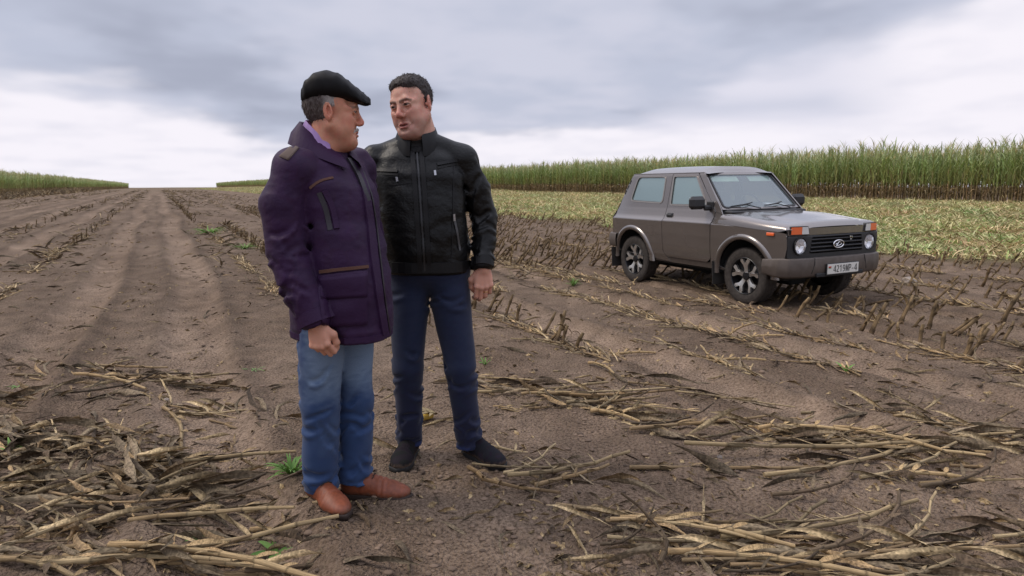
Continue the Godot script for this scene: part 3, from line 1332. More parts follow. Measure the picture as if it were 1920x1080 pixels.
	for s in [1.0, -1.0]:
		g = Geo.new()
		panel(g, round_poly(vecs([s * 0.46, 0.866, s * 0.722, 0.866, s * 0.722, 0.965, s * 0.48, 0.965]) if s > 0 else vecs([s * 0.722, 0.866, s * 0.46, 0.866, s * 0.48, 0.965, s * 0.722, 0.965]), 0.015), [], func(z: float, y: float) -> Vector3: return nose_f.call(z, y) + Vector3(0.012, 0, 0), 0.05, 0.05)
		var sig := obj("turn_signal", g.mesh(), plastic, car)
		g = Geo.new()
		var o1 := [s * 0.575, 0.875, s * 0.712, 0.875, s * 0.712, 0.956, s * 0.575, 0.956]
		var o2 := [s * 0.475, 0.875, s * 0.573, 0.875, s * 0.573, 0.956, s * 0.492, 0.956]
		if s < 0:
			o1 = [s * 0.712, 0.875, s * 0.575, 0.875, s * 0.575, 0.956, s * 0.712, 0.956]
			o2 = [s * 0.573, 0.875, s * 0.475, 0.875, s * 0.492, 0.956, s * 0.573, 0.956]
		var lensf := func(z: float, y: float) -> Vector3: return nose_f.call(z, y) + Vector3(0.020, 0, 0)
		panel(g, PackedVector2Array(vecs(o1)), [], lensf, 0.05, 0.012)
		obj("amber_lens", g.mesh(), amber, sig)
		g = Geo.new()
		panel(g, PackedVector2Array(vecs(o2)), [], lensf, 0.05, 0.012)
		obj("white_lens", g.mesh(), white_lens, sig)
	g = Geo.new()
	box(g, Vector3(0.415, 0.872, half_width(0.415, 0.87) + 0.008), Vector3(0.105, 0.036, 0.018), 0.006, Basis(Vector3.UP, 0.06))
	sided("side_marker", g, amber, car)

	# black front with round lamp recesses and the slatted grille
	g = Geo.new()
	var front_f := func(z: float, y: float) -> Vector3: return Vector3(0.672 - 0.05 * pow(absf(z) / 0.76, 4.0) - 0.02 * smoothstep(0.84, 0.875, y), y, z)
	var lamp_holes := [circle(Vector2(0.575, 0.742), 0.108), circle(Vector2(-0.575, 0.742), 0.108)]
	var grille_hole := round_poly(vecs([-0.44, 0.652, 0.44, 0.652, 0.415, 0.838, -0.415, 0.838]), 0.02)
	panel(g, round_poly(vecs([-0.745, 0.60, 0.745, 0.60, 0.755, 0.858, -0.755, 0.858]), 0.03), [lamp_holes[0], lamp_holes[1], grille_hole], front_f, 0.04, 0.07)
	var face := obj("front_panel", g.mesh(), plastic, car)
	g = Geo.new()
	box(g, Vector3(0.585, 0.74, 0), Vector3(0.02, 0.24, 1.46), 0.004)
	obj("backing", g.mesh(), dark, face)
	for k in 4:
		g = Geo.new()
		box(g, Vector3(0.655 - 0.003 * k, 0.680 + k * 0.044, 0), Vector3(0.05, 0.017, 0.885 - k * 0.012), 0.005, Basis(Vector3.BACK, -0.25))
		obj("slat", g.mesh(), plastic, face)
	for s in [1.0, -1.0]:
		g = Geo.new()
		var xf := Transform3D(Basis(Vector3.BACK, -PI / 2), Vector3(0.60, 0.742, s * 0.575))
		lathe(g, [Vector2(0.093, 0.045), Vector2(0.086, 0.05), Vector2(0.08, 0.03), Vector2(0.05, 0.005), Vector2(0.0, 0.0)], xf, 32)
		var lamp := obj("headlight", g.mesh(), chrome, car)
		g = Geo.new()
		lathe(g, [Vector2(0.090, 0.046), Vector2(0.075, 0.062), Vector2(0.045, 0.073), Vector2(0.0, 0.077)], xf, 32)
		obj("lens", g.mesh(), lens_m, lamp)
		g = Geo.new()
		lathe(g, [Vector2(0.108, 0.052), Vector2(0.106, 0.064), Vector2(0.094, 0.064), Vector2(0.09, 0.046)], xf, 32)
		obj("rim", g.mesh(), plastic, lamp)
	# oval badge: a ring with a small sail-boat drawn in bars
	g = Geo.new()
	var ring := []
	for k in 33:
		ring.append(Vector3(0.688, 0.744 + 0.043 * sin(TAU * k / 32), 0.084 * cos(TAU * k / 32)))
	tube(g, ring, [0.0085], 8, Color.WHITE, [], 1.0, false)
	tube(g, [Vector3(0.69, 0.722, 0.045), Vector3(0.69, 0.728, -0.012)], [0.007, 0.006], 6)
	tube(g, [Vector3(0.69, 0.724, 0.035), Vector3(0.69, 0.764, 0.005), Vector3(0.69, 0.768, -0.012)], [0.006], 6)
	tube(g, [Vector3(0.69, 0.728, -0.012), Vector3(0.69, 0.744, -0.05), Vector3(0.69, 0.764, -0.030), Vector3(0.69, 0.768, -0.012)], [0.0055], 6)
	tube(g, [Vector3(0.69, 0.738, 0.05), Vector3(0.69, 0.752, 0.03)], [0.005], 6)
	obj("badge", g.mesh(), chrome, face)
	g = Geo.new()
	lathe(g, [Vector2(0.0, 0.0), Vector2(0.08, 0.0)], Transform3D(Basis(Vector3.BACK, -PI / 2).scaled(Vector3(1, 0.5, 1)), Vector3(0.684, 0.744, 0)), 28)
	obj("badge_plate", g.mesh(), dark, face)
	g = Geo.new()
	for k in 2:
		box(g, Vector3(0.682, 0.818 - 0.004 * k, -0.20 - 0.028 * k), Vector3(0.008, 0.022, 0.014), 0.003)
	box(g, Vector3(0.682, 0.788, -0.212), Vector3(0.008, 0.012, 0.02), 0.003)
	obj("grille_mark", g.mesh(), chrome, face)

	# bumpers: a section swept round the plan of the car
	build_bumper(car, "front_bumper", [[0.335, -0.815], [0.55, -0.808], [0.655, -0.745], [0.700, -0.60], [0.722, -0.30], [0.728, 0.0], [0.722, 0.30], [0.700, 0.60], [0.655, 0.745], [0.55, 0.808], [0.335, 0.815]], 0.385, 0.606, paint, dusty, true)
	build_bumper(car, "rear_bumper", [[-2.60, -0.80], [-2.78, -0.79], [-2.87, -0.70], [-2.90, 0.0], [-2.87, 0.70], [-2.78, 0.79], [-2.60, 0.80]], 0.50, 0.705, paint, dusty, false)
	# number plate
	g = Geo.new()
	box(g, Vector3(0.743, 0.466, -0.02), Vector3(0.014, 0.132, 0.545), 0.004)
	var plate := obj("number_plate", g.mesh(), plastic, car)
	g = Geo.new()
	box(g, Vector3(0.751, 0.468, -0.02), Vector3(0.006, 0.112, 0.520), 0.002)
	obj("plate_face", g.mesh(), mat(lin(0.66, 0.65, 0.60), 0.4), plate)
	var tm := TextMesh.new()
	var sf := SystemFont.new()
	sf.font_names = PackedStringArray(["Droid Sans Mono"])
	sf.font_weight = 600
	tm.font = sf
	tm.text = "4219MP-4"
	tm.font_size = 32
	tm.pixel_size = 0.0029
	tm.depth = 0.003
	var txt := obj("plate_number", tm, mat(lin(0.02, 0.02, 0.022), 0.5), plate)
	txt.position = Vector3(0.755, 0.466, -0.055)
	txt.basis = Basis(Vector3.UP, PI / 2).scaled(Vector3(0.90, 1.12, 0.90))
	g = Geo.new()
	box(g, Vector3(0.7545, 0.492, 0.205), Vector3(0.002, 0.018, 0.045), 0.0005)
	obj("plate_flag", g.mesh(), mat(lin(0.45, 0.03, 0.03), 0.5), plate)
	g = Geo.new()
	box(g, Vector3(0.7545, 0.479, 0.205), Vector3(0.002, 0.008, 0.045), 0.0005)
	obj("plate_flag", g.mesh(), mat(lin(0.05, 0.22, 0.06), 0.5), plate)

	# windscreen and what is seen through it
	var ws := func(z: float, t: float) -> Vector3:
		var zz := z * lerpf(0.668, 0.578, t)
		return Vector3(lerpf(-0.435, -0.875, t) - 0.055 * z * z, lerpf(1.118, 1.572, t), zz)
	g = Geo.new()
	var win := round_poly(vecs([-0.955, 0.035, 0.955, 0.035, 0.945, 0.955, -0.945, 0.955]), 0.09)
	panel(g, win, [], ws, 0.08, 0.0)
	var screen := obj("windscreen", g.mesh(), glass, car)
	g = Geo.new()
	panel(g, PackedVector2Array(vecs([-1.0, -0.01, 1.0, -0.01, 1.0, 1.02, -1.0, 1.02])), [win], func(z: float, t: float) -> Vector3: return ws.call(z, t) + Vector3(0.006, 0.006, 0), 0.05, 0.01)
	obj("windscreen_frame", g.mesh(), paint, screen)
	g = Geo.new()
	pts = []
	nr = []
	for p in win:
		pts.append(ws.call(p.x, p.y) + Vector3(0.008, 0.008, 0))
		nr.append(Vector3(0.72, 0.69, 0))
	pts.append(pts[0])
	nr.append(nr[0])
	ribbon(g, pts, nr, 0.026, 0.006)
	obj("windscreen_seal", g.mesh(), plastic, screen)
	var band := mat(Color(0.70, 0.86, 0.74, 0.75), 0.3)
	band.transparency = BaseMaterial3D.TRANSPARENCY_ALPHA
	for s in [[-0.93, -0.16], [0.16, 0.93]]:
		g = Geo.new()
		panel(g, PackedVector2Array(vecs([s[0], 0.80, s[1], 0.80, s[1], 0.945, s[0], 0.945])), [], func(z: float, t: float) -> Vector3: return ws.call(z, t) - Vector3(0.012, 0.012, 0), 0.08, 0.0)
		obj("sun_band", g.mesh(), band, screen)
	for s in [0.30, -0.24]:
		g = Geo.new()
		var a: Vector3 = ws.call(s / 0.66 - 0.30, 0.02) + Vector3(0.045, 0.0, 0)
		var b: Vector3 = ws.call(s / 0.66 + 0.02, 0.085) + Vector3(0.035, 0.02, 0)
		var c: Vector3 = ws.call(s / 0.66 + 0.36, 0.055) + Vector3(0.018, 0.014, 0)
		var d: Vector3 = ws.call(s / 0.66 - 0.20, 0.15) + Vector3(0.018, 0.014, 0)
		tube(g, [a, b], [0.008, 0.006], 6)
		tube(g, [c, b, d], [0.006, 0.012, 0.006], 6)
		obj("wiper", g.mesh(), plastic, car)
	g = Geo.new()
	box(g, Vector3(-0.87, 1.485, 0.02), Vector3(0.03, 0.075, 0.24), 0.014)
	tube(g, [Vector3(-0.88, 1.52, 0.02), Vector3(-0.90, 1.585, 0.02)], [0.012], 6)
	obj("rear_view_mirror", g.mesh(), plastic, car)
	g = Geo.new()
	box(g, Vector3(-0.66, 1.06, 0), Vector3(0.42, 0.16, 1.28), 0.04)
	box(g, Vector3(-0.74, 1.14, -0.36), Vector3(0.22, 0.06, 0.36), 0.025)
	obj("dashboard", g.mesh(), mat(lin(0.03, 0.03, 0.032), 0.7), car)
	g = Geo.new()
	g.grid([[Vector3(-0.50, 1.148, -0.52), Vector3(-0.49, 1.150, -0.20)], [Vector3(-0.70, 1.175, -0.54), Vector3(-0.69, 1.180, -0.22)]])
	obj("paper_sheet", g.mesh(), mat(lin(0.70, 0.78, 0.78), 0.7), car)
	g = Geo.new()
	var wheel_ring := []
	for k in 25:
		var a := TAU * k / 24
		wheel_ring.append(Vector3(-1.0, 1.13, -0.34) + Vector3(-0.08 * sin(a), 0.165 * sin(a), 0.185 * cos(a)))
	tube(g, wheel_ring, [0.013], 8, Color.WHITE, [], 1.0, false)
	tube(g, [Vector3(-0.78, 1.05, -0.34), Vector3(-1.0, 1.13, -0.34)], [0.03, 0.05], 8)
	obj("steering_wheel", g.mesh(), plastic, car)
	var cloth := mat(lin(0.05, 0.055, 0.06), 0.9)
	for s in [0.34, -0.34]:
		g = Geo.new()
		box(g, Vector3(-1.30, 0.72, s), Vector3(0.5, 0.16, 0.46), 0.06)
		box(g, Vector3(-1.58, 1.02, s), Vector3(0.16, 0.60, 0.45), 0.06, Basis(Vector3.BACK, 0.25))
		box(g, Vector3(-1.66, 1.39, s), Vector3(0.10, 0.16, 0.25), 0.045, Basis(Vector3.BACK, 0.2))
		obj("front_seat", g.mesh(), cloth, car)
	g = Geo.new()
	box(g, Vector3(-2.25, 0.95, 0), Vector3(0.16, 0.55, 1.15), 0.06, Basis(Vector3.BACK, 0.25))
	box(g, Vector3(-2.0, 0.72, 0), Vector3(0.5, 0.16, 1.15), 0.06)
	obj("rear_seat", g.mesh(), cloth, car)
	g = Geo.new()
	box(g, Vector3(-1.10, 0.42, 0), Vector3(3.30, 0.16, 1.36), 0.02)
	box(g, Vector3(0.20, 0.72, 0), Vector3(0.70, 0.34, 0.80), 0.02)
	box(g, Vector3(-0.45, 0.75, 0), Vector3(0.03, 0.62, 1.40), 0.01)
	box(g, Vector3(-1.1, 0.27, 0.05), Vector3(2.6, 0.12, 0.30), 0.03)
	tube(g, [Vector3(-2.2, 0.35, -0.6), Vector3(-2.2, 0.35, 0.6)], [0.06], 8)
	tube(g, [Vector3(0.0, 0.34, -0.6), Vector3(0.0, 0.34, 0.6)], [0.05], 8)
	obj("underbody", g.mesh(), dark, car)

	# tail: rear door and glass
	g = Geo.new()
	rows = []
	for p in [[-2.745, 0.52], [-2.755, 0.95], [-2.725, 1.05], [-2.57, 1.40], [-2.45, 1.588]]:
		var row := []
		for j in 9:
			var s := j / 4.0 - 1.0
			row.append(Vector3(p[0] - 0.02 * (1.0 - s * s), p[1], s * half_width(-2.7, p[1])))
		rows.append(row)
	g.grid(rows, Color.WHITE, false, [], Vector3(-1.0, 1.0, 0))
	var tail := obj("rear_door", g.mesh(), paint, car)
	g = Geo.new()
	g.grid([[Vector3(-2.735, 1.12, -0.55), Vector3(-2.735, 1.12, 0.55)], [Vector3(-2.535, 1.50, -0.50), Vector3(-2.535, 1.50, 0.50)]])
	obj("rear_window", g.mesh(), dark, tail)
	for s in [1.0, -1.0]:
		g = Geo.new()
		box(g, Vector3(-2.76, 0.86, s * 0.64), Vector3(0.03, 0.26, 0.12), 0.01)
		obj("tail_light", g.mesh(), mat(lin(0.4, 0.02, 0.02), 0.2), car)

	# door mirrors
	for s in [1.0, -1.0]:
		g = Geo.new()
		box(g, Vector3(-0.70, 1.205, s * 0.895), Vector3(0.105, 0.165, 0.245), 0.042)
		var mirror := obj("door_mirror", g.mesh(), plastic, car)
		g = Geo.new()
		box(g, Vector3(-0.66, 1.14, s * 0.745), Vector3(0.07, 0.07, 0.13), 0.02)
		box(g, Vector3(-0.665, 1.165, s * 0.705), Vector3(0.12, 0.11, 0.03), 0.01)
		obj("mirror_foot", g.mesh(), plastic, mirror)
		g = Geo.new()
		box(g, Vector3(-0.749, 1.205, s * 0.885), Vector3(0.006, 0.125, 0.185), 0.002)
		obj("mirror_glass", g.mesh(), chrome, mirror)
	# mud flaps
	for w in [[-0.47, 0.70], [-2.70, 0.68]]:
		g = Geo.new()
		box(g, Vector3(w[0], 0.335, w[1]), Vector3(0.012, 0.30, 0.24), 0.004, Basis(Vector3.BACK, 0.08))
		sided("mud_flap", g, rubber, car)

	# wheels
	var first := build_wheel(rubber, alloy, black_alloy)
	car.add_child(first, true)
	for k in 4:
		var w: Node3D = first if k == 0 else first.duplicate()
		if k:
			w.name = "wheel"
			car.add_child(w, true)
		var right := k % 2 == 0
		w.transform = Transform3D(Basis(Vector3.UP, 0.0 if right else PI) * Basis(Vector3.BACK, [0.05, 0.3, 0.16, 0.6][k]), Vector3(0.0 if k < 2 else -2.2, 0.341, 0.655 if right else -0.655))


func build_bumper(car: Node3D, called: String, plan: Array, y0: float, y1: float, paint: Material, dusty: Material, front: bool) -> void:
	var g := Geo.new()
	var path := Curve3D.new()
	for p in plan:
		path.add_point(Vector3(p[0], 0, p[1]))
	path.bake_interval = 0.03
	var pts := path.get_baked_points()
	var rows := []
	for k in pts.size():
		var t: Vector3 = pts[mini(k + 1, pts.size() - 1)] - pts[maxi(k - 1, 0)]
		var out := Vector3(t.z, 0, -t.x).normalized()
		if out.dot(pts[k] - Vector3(-1.1, 0, 0)) < 0.0:
			out = -out
		var f := k / float(pts.size() - 1)
		var wrap := smoothstep(0.13, 0.0, minf(f, 1.0 - f))
		var corner := smoothstep(0.40, 0.43, absf(pts[k].z)) if front else 0.0
		var row := []
		for q in [[-0.07, y1], [-0.012, y1], [0.0, y1 - 0.014], [0.007, lerpf(y1, y0, 0.35)], [0.007, lerpf(y1, y0, 0.55)], [-0.004, lerpf(y1, y0, 0.9)], [-0.03, y0], [-0.09, y0]]:
			var yy: float = q[1]
			if front:
				yy += wrap * 0.02 * (1.0 if yy < 0.5 else -1.0)
			row.append(pts[k] + out * (q[0] + 0.009 * corner - 0.002 * wrap) + Vector3(0, yy, 0))
		rows.append(row)
	g.grid(rows, Color.WHITE, false, [], Vector3(-1.1, 0.5, 0))
	var b := obj(called, g.mesh(), dusty, car)
	if front:
		for s in [0.415, -0.415]:
			g = Geo.new()
			tube(g, [Vector3(0.718, 0.602, s), Vector3(0.729, 0.54, s * 1.02), Vector3(0.722, 0.44, s * 1.10), Vector3(0.69, 0.392, s * 1.13)], [0.004], 5)
			obj("bumper_seam", g.mesh(), mat(lin(0.01, 0.01, 0.01), 0.8), b)
		g = Geo.new()
		box(g, Vector3(0.722, 0.405, 0), Vector3(0.03, 0.045, 0.78), 0.008)
		obj("lower_intake", g.mesh(), mat(lin(0.015, 0.015, 0.016), 0.7), b)


func build_wheel(rubber: Material, alloy: Material, black_alloy: Material) -> Node3D:
	var w := Node3D.new()
	w.name = "wheel"
	var axis := Basis(Vector3.RIGHT, PI / 2)       # turned shapes: their y axis becomes +z, outwards
	var xf := Transform3D(axis, Vector3.ZERO)
	var g := Geo.new()
	lathe(g, [Vector2(0.215, -0.085), Vector2(0.27, -0.098), Vector2(0.325, -0.09), Vector2(0.339, -0.07), Vector2(0.341, 0.0), Vector2(0.339, 0.07), Vector2(0.331, 0.086), Vector2(0.312, 0.095), Vector2(0.28, 0.099), Vector2(0.25, 0.096), Vector2(0.226, 0.088), Vector2(0.221, 0.08)], xf, 56)
	for k in 56:           # tread blocks
		var a := TAU * k / 56
		for s in [-1.0, 1.0]:
			var aa: float = a + s * 0.028
			var bas := Basis(Vector3.BACK, aa) * Basis(Vector3.RIGHT, s * 0.06)
			box(g, Vector3(cos(aa), sin(aa), 0) * 0.3405 + Vector3(0, 0, s * 0.054), Vector3(0.006, 0.028, 0.064), 0.002, bas)
	var tyre_m := rubber.duplicate() as StandardMaterial3D
	tyre_m.albedo_color = lin(0.062, 0.052, 0.044)
	tyre_m.albedo_texture = noise_tex(256, 0.03, 61, 4, [Color(0.55, 0.52, 0.5), Color(1, 1, 1)])
	tyre_m.uv1_triplanar = true
	tyre_m.uv1_scale = Vector3.ONE * 2.0
	var tyre := MeshInstance3D.new()
	tyre.name = "tyre"
	tyre.mesh = g.mesh()
	tyre.material_override = tyre_m
	w.add_child(tyre)
	g = Geo.new()
	lathe(g, [Vector2(0.226, 0.090), Vector2(0.220, 0.094), Vector2(0.213, 0.086), Vector2(0.206, 0.05), Vector2(0.19, -0.03), Vector2(0.0, -0.03)], xf, 48)
	var rim := MeshInstance3D.new()
	rim.name = "rim"
	rim.mesh = g.mesh()
	rim.material_override = black_alloy
	w.add_child(rim)
	for k in 5:
		g = Geo.new()
		var a := TAU * k / 5 + PI / 2
		# a broad machined spoke that forks towards the rim, with a slot in the fork
		var shape := vecs([0.045, -0.026, 0.085, -0.024, 0.125, -0.034, 0.160, -0.066, 0.188, -0.072, 0.198, -0.040, 0.170, -0.020, 0.150, -0.010, 0.150, 0.010, 0.170, 0.020, 0.198, 0.040, 0.188, 0.072, 0.160, 0.066, 0.125, 0.034, 0.085, 0.024, 0.045, 0.026])
		var f := func(x: float, y: float) -> Vector3:
			return Vector3(cos(a) * x - sin(a) * y, sin(a) * x + cos(a) * y, 0) * Vector3(1.065, 1.065, 1) + Vector3(0, 0, 0.062 + 0.024 * smoothstep(0.04, 0.19, x) - 0.006 * absf(y) / 0.07)
		panel(g, PackedVector2Array(shape), [], f, 0.03, 0.035, Vector3(0, 0, -3))
		var sp := MeshInstance3D.new()
		sp.name = "spoke"
		sp.mesh = g.mesh()
		sp.material_override = alloy
		w.add_child(sp, true)
	g = Geo.new()
	lathe(g, [Vector2(0.052, 0.03), Vector2(0.052, 0.066), Vector2(0.046, 0.074), Vector2(0.0, 0.078)], xf, 24)
	for k in 5:
		var a := TAU * (k + 0.5) / 5 + PI / 2
		lathe(g, [Vector2(0.011, 0.0), Vector2(0.011, 0.05), Vector2(0.0, 0.055)], Transform3D(axis, Vector3(cos(a) * 0.072, sin(a) * 0.072, 0)), 8)
	var hub := MeshInstance3D.new()
	hub.name = "hub_cap"
	hub.mesh = g.mesh()
	hub.material_override = black_alloy
	w.add_child(hub)
	return w


# ---------------------------------------------------------------- people
func shifted(pts: Array, dz: float) -> Array:
	var out := []
	for p in pts:
		out.append(p + Vector3(0, 0, dz))
	return out


# a head in its own axes: z the way it faces, y up, x to its left; middle of the skull at the origin
func head_field(o: Dictionary) -> Field:
	var f := Field.new(Vector3(-0.102, -0.19, -0.135), Vector3(0.102, 0.145, 0.15), 0.0029)
	var jw: float = o.jaw
	f.ell(Vector3(0, 0.040, -0.018), Vector3(0.075, 0.082, 0.098), 0.001)
	f.ell(Vector3(0, 0.030, 0.032), Vector3(0.065, 0.060, 0.056), 0.03)
	f.ell(Vector3(0, -0.03, 0.032), Vector3(0.061, 0.072, 0.054), 0.03)
	f.ell(Vector3(0, -0.085, 0.025), Vector3(0.047 * jw, 0.030, 0.048), 0.03)
	f.cone(Vector3(0, -0.05, -0.03), Vector3(0, -0.21, -0.05), 0.057, 0.064, 0.03)
	f.ell(Vector3(0, -0.106, 0.066), Vector3(0.024, 0.018, 0.021), 0.02)
	if o.chins > 0.0:
		f.ell(Vector3(0, -0.118, 0.03), Vector3(0.042, 0.026 * o.chins, 0.045), 0.03)
	for s in [-1.0, 1.0]:
		f.cone(Vector3(s * 0.056 * jw, -0.05, 0.0), Vector3(s * 0.027, -0.10, 0.060), 0.022, 0.019, 0.03)
		f.ell(Vector3(s * 0.041, -0.028, 0.055), Vector3(0.025, 0.024, 0.026), 0.025)
		f.ell(Vector3(s * 0.040, -0.062, 0.050), Vector3(0.022 * jw, 0.022, 0.024), 0.025)
		f.chain([Vector3(s * 0.054, 0.014, 0.058), Vector3(s * 0.036, 0.021, 0.078), Vector3(s * 0.012, 0.018, 0.086)], [0.011, 0.011, 0.009], 0.016)
	for s in [-1.0, 1.0]:
		f.ell(Vector3(s * 0.032, 0.003, 0.098), Vector3(0.021, 0.0125, 0.018), 0.012, Basis.IDENTITY, true)
		f.ell(Vector3(s * 0.056, 0.045, 0.072), Vector3(0.012, 0.022, 0.016), 0.02, Basis.IDENTITY, true)
	# nose
	f.cone(Vector3(0, 0.014, 0.083), Vector3(0, -0.030, 0.105), 0.0080, 0.0100, 0.012)
	f.ell(Vector3(0, -0.037, 0.107 + o.nose), Vector3(0.0125, 0.0115, 0.0130), 0.009)
	for s in [-1.0, 1.0]:
		f.ell(Vector3(s * 0.0138, -0.0405, 0.097), Vector3(0.0095, 0.0092, 0.012), 0.006)
		f.ell(Vector3(s * 0.007, -0.0495, 0.104), Vector3(0.0038, 0.004, 0.006), 0.003, Basis.IDENTITY, true)
		# folds from nose to mouth
		f.chain([Vector3(s * 0.021, -0.040, 0.099), Vector3(s * 0.031, -0.060, 0.091), Vector3(s * 0.035, -0.078, 0.080)], [0.0025, 0.003, 0.002], 0.014, 0.0, null, 8.0, 3.5, true)
		# eyes and lids
		f.ell(Vector3(s * 0.032, 0.002, 0.0755), Vector3(0.0125, 0.0125, 0.0125), 0.001)
		f.chain([Vector3(s * 0.0465, 0.000, 0.0765), Vector3(s * 0.040, 0.0056, 0.0862), Vector3(s * 0.030, 0.0064, 0.0893), Vector3(s * 0.0185, 0.001, 0.0845)], [0.0028, 0.0042, 0.0042, 0.0028], 0.004)
		f.chain([Vector3(s * 0.0465, 0.000, 0.0765), Vector3(s * 0.039, -0.0052, 0.0845), Vector3(s * 0.029, -0.0062, 0.0870), Vector3(s * 0.0185, -0.001, 0.0840)], [0.0025, 0.003, 0.003, 0.0024], 0.004)
		f.chain([Vector3(s * 0.044, -0.013, 0.0775), Vector3(s * 0.030, -0.018, 0.0850), Vector3(s * 0.019, -0.012, 0.0875)], [0.002, 0.0025, 0.002], 0.012, 0.0, null, 8.0, 3.5, true)
		# brows
		f.chain([Vector3(s * 0.013, 0.0155, 0.0930), Vector3(s * 0.031, 0.0190, 0.0885), Vector3(s * 0.050, 0.0145, 0.0695)], [0.0042, 0.0048, 0.003], 0.004)
		# ears
		var tilt := Basis(Vector3.UP, s * 0.42) * Basis(Vector3.RIGHT, -0.18)
		f.ell(Vector3(s * 0.081, -0.004, -0.012), Vector3(0.0080, 0.033, 0.0200), 0.006, tilt)
		f.ell(Vector3(s * 0.0875, -0.001, -0.006), Vector3(0.0068, 0.019, 0.0105), 0.003, tilt, true)
		var helix := []
		for k in 9:
			var a := lerpf(-1.3, 3.4, k / 8.0)
			helix.append(Vector3(s * 0.0835, -0.002, -0.012) + tilt * Vector3(0, sin(a) * 0.029, cos(a) * 0.0165))
		f.chain(helix, [0.003, 0.0032, 0.0035, 0.0036, 0.0036, 0.0035, 0.0033, 0.003, 0.003], 0.002)
		f.ell(Vector3(s * 0.077, -0.033, -0.003), Vector3(0.006, 0.009, 0.0085), 0.006)
		f.ell(Vector3(s * 0.077, -0.006, 0.004), Vector3(0.005, 0.007, 0.004), 0.005)
	# mouth
	f.chain(shifted([Vector3(-0.0270, -0.0765, 0.0850), Vector3(-0.011, -0.0705, 0.0925), Vector3(0, -0.0718, 0.0940), Vector3(0.011, -0.0705, 0.0925), Vector3(0.0270, -0.0765, 0.0850)], o.mz), [0.0025, 0.0038, 0.0037, 0.0038, 0.0025], 0.008)
	var low: float = -0.0850 - o.open
	f.chain(shifted([Vector3(-0.0245, -0.0782, 0.0850), Vector3(-0.010, low, 0.0922), Vector3(0.010, low, 0.0922), Vector3(0.0245, -0.0782, 0.0850)], o.mz), [0.0025, 0.0048, 0.0048, 0.0025], 0.008)
	f.chain(shifted([Vector3(-0.0245, -0.0773, 0.0900), Vector3(0, -0.0776 - o.open * 0.5, 0.0985), Vector3(0.0245, -0.0773, 0.0900)], o.mz), [0.001, 0.0022 + o.open * 0.55, 0.001], 0.003, 0.0, null, 8.0, 3.5, true)
	f.ell(Vector3(0, -0.0965 - o.open * 0.5, 0.0935 + o.mz), Vector3(0.016, 0.005, 0.006), 0.012, Basis.IDENTITY, true)
	f.cone(Vector3(0, -0.053, 0.0995 + o.mz), Vector3(0, -0.066, 0.0985 + o.mz), 0.002, 0.002, 0.006, 0.0, null, 8.0, 3.5, true)
	# lines on the forehead
	if o.lines:
		for k in 3:
			var y := 0.047 + 0.011 * k
			f.chain([Vector3(-0.035, y - 0.002, 0.076 - 0.004 * k), Vector3(0, y, 0.0905 - 0.003 * k), Vector3(0.035, y - 0.002, 0.076 - 0.004 * k)], [0.001, 0.0012, 0.001], 0.006, 0.0, null, 8.0, 3.5, true)
	return f


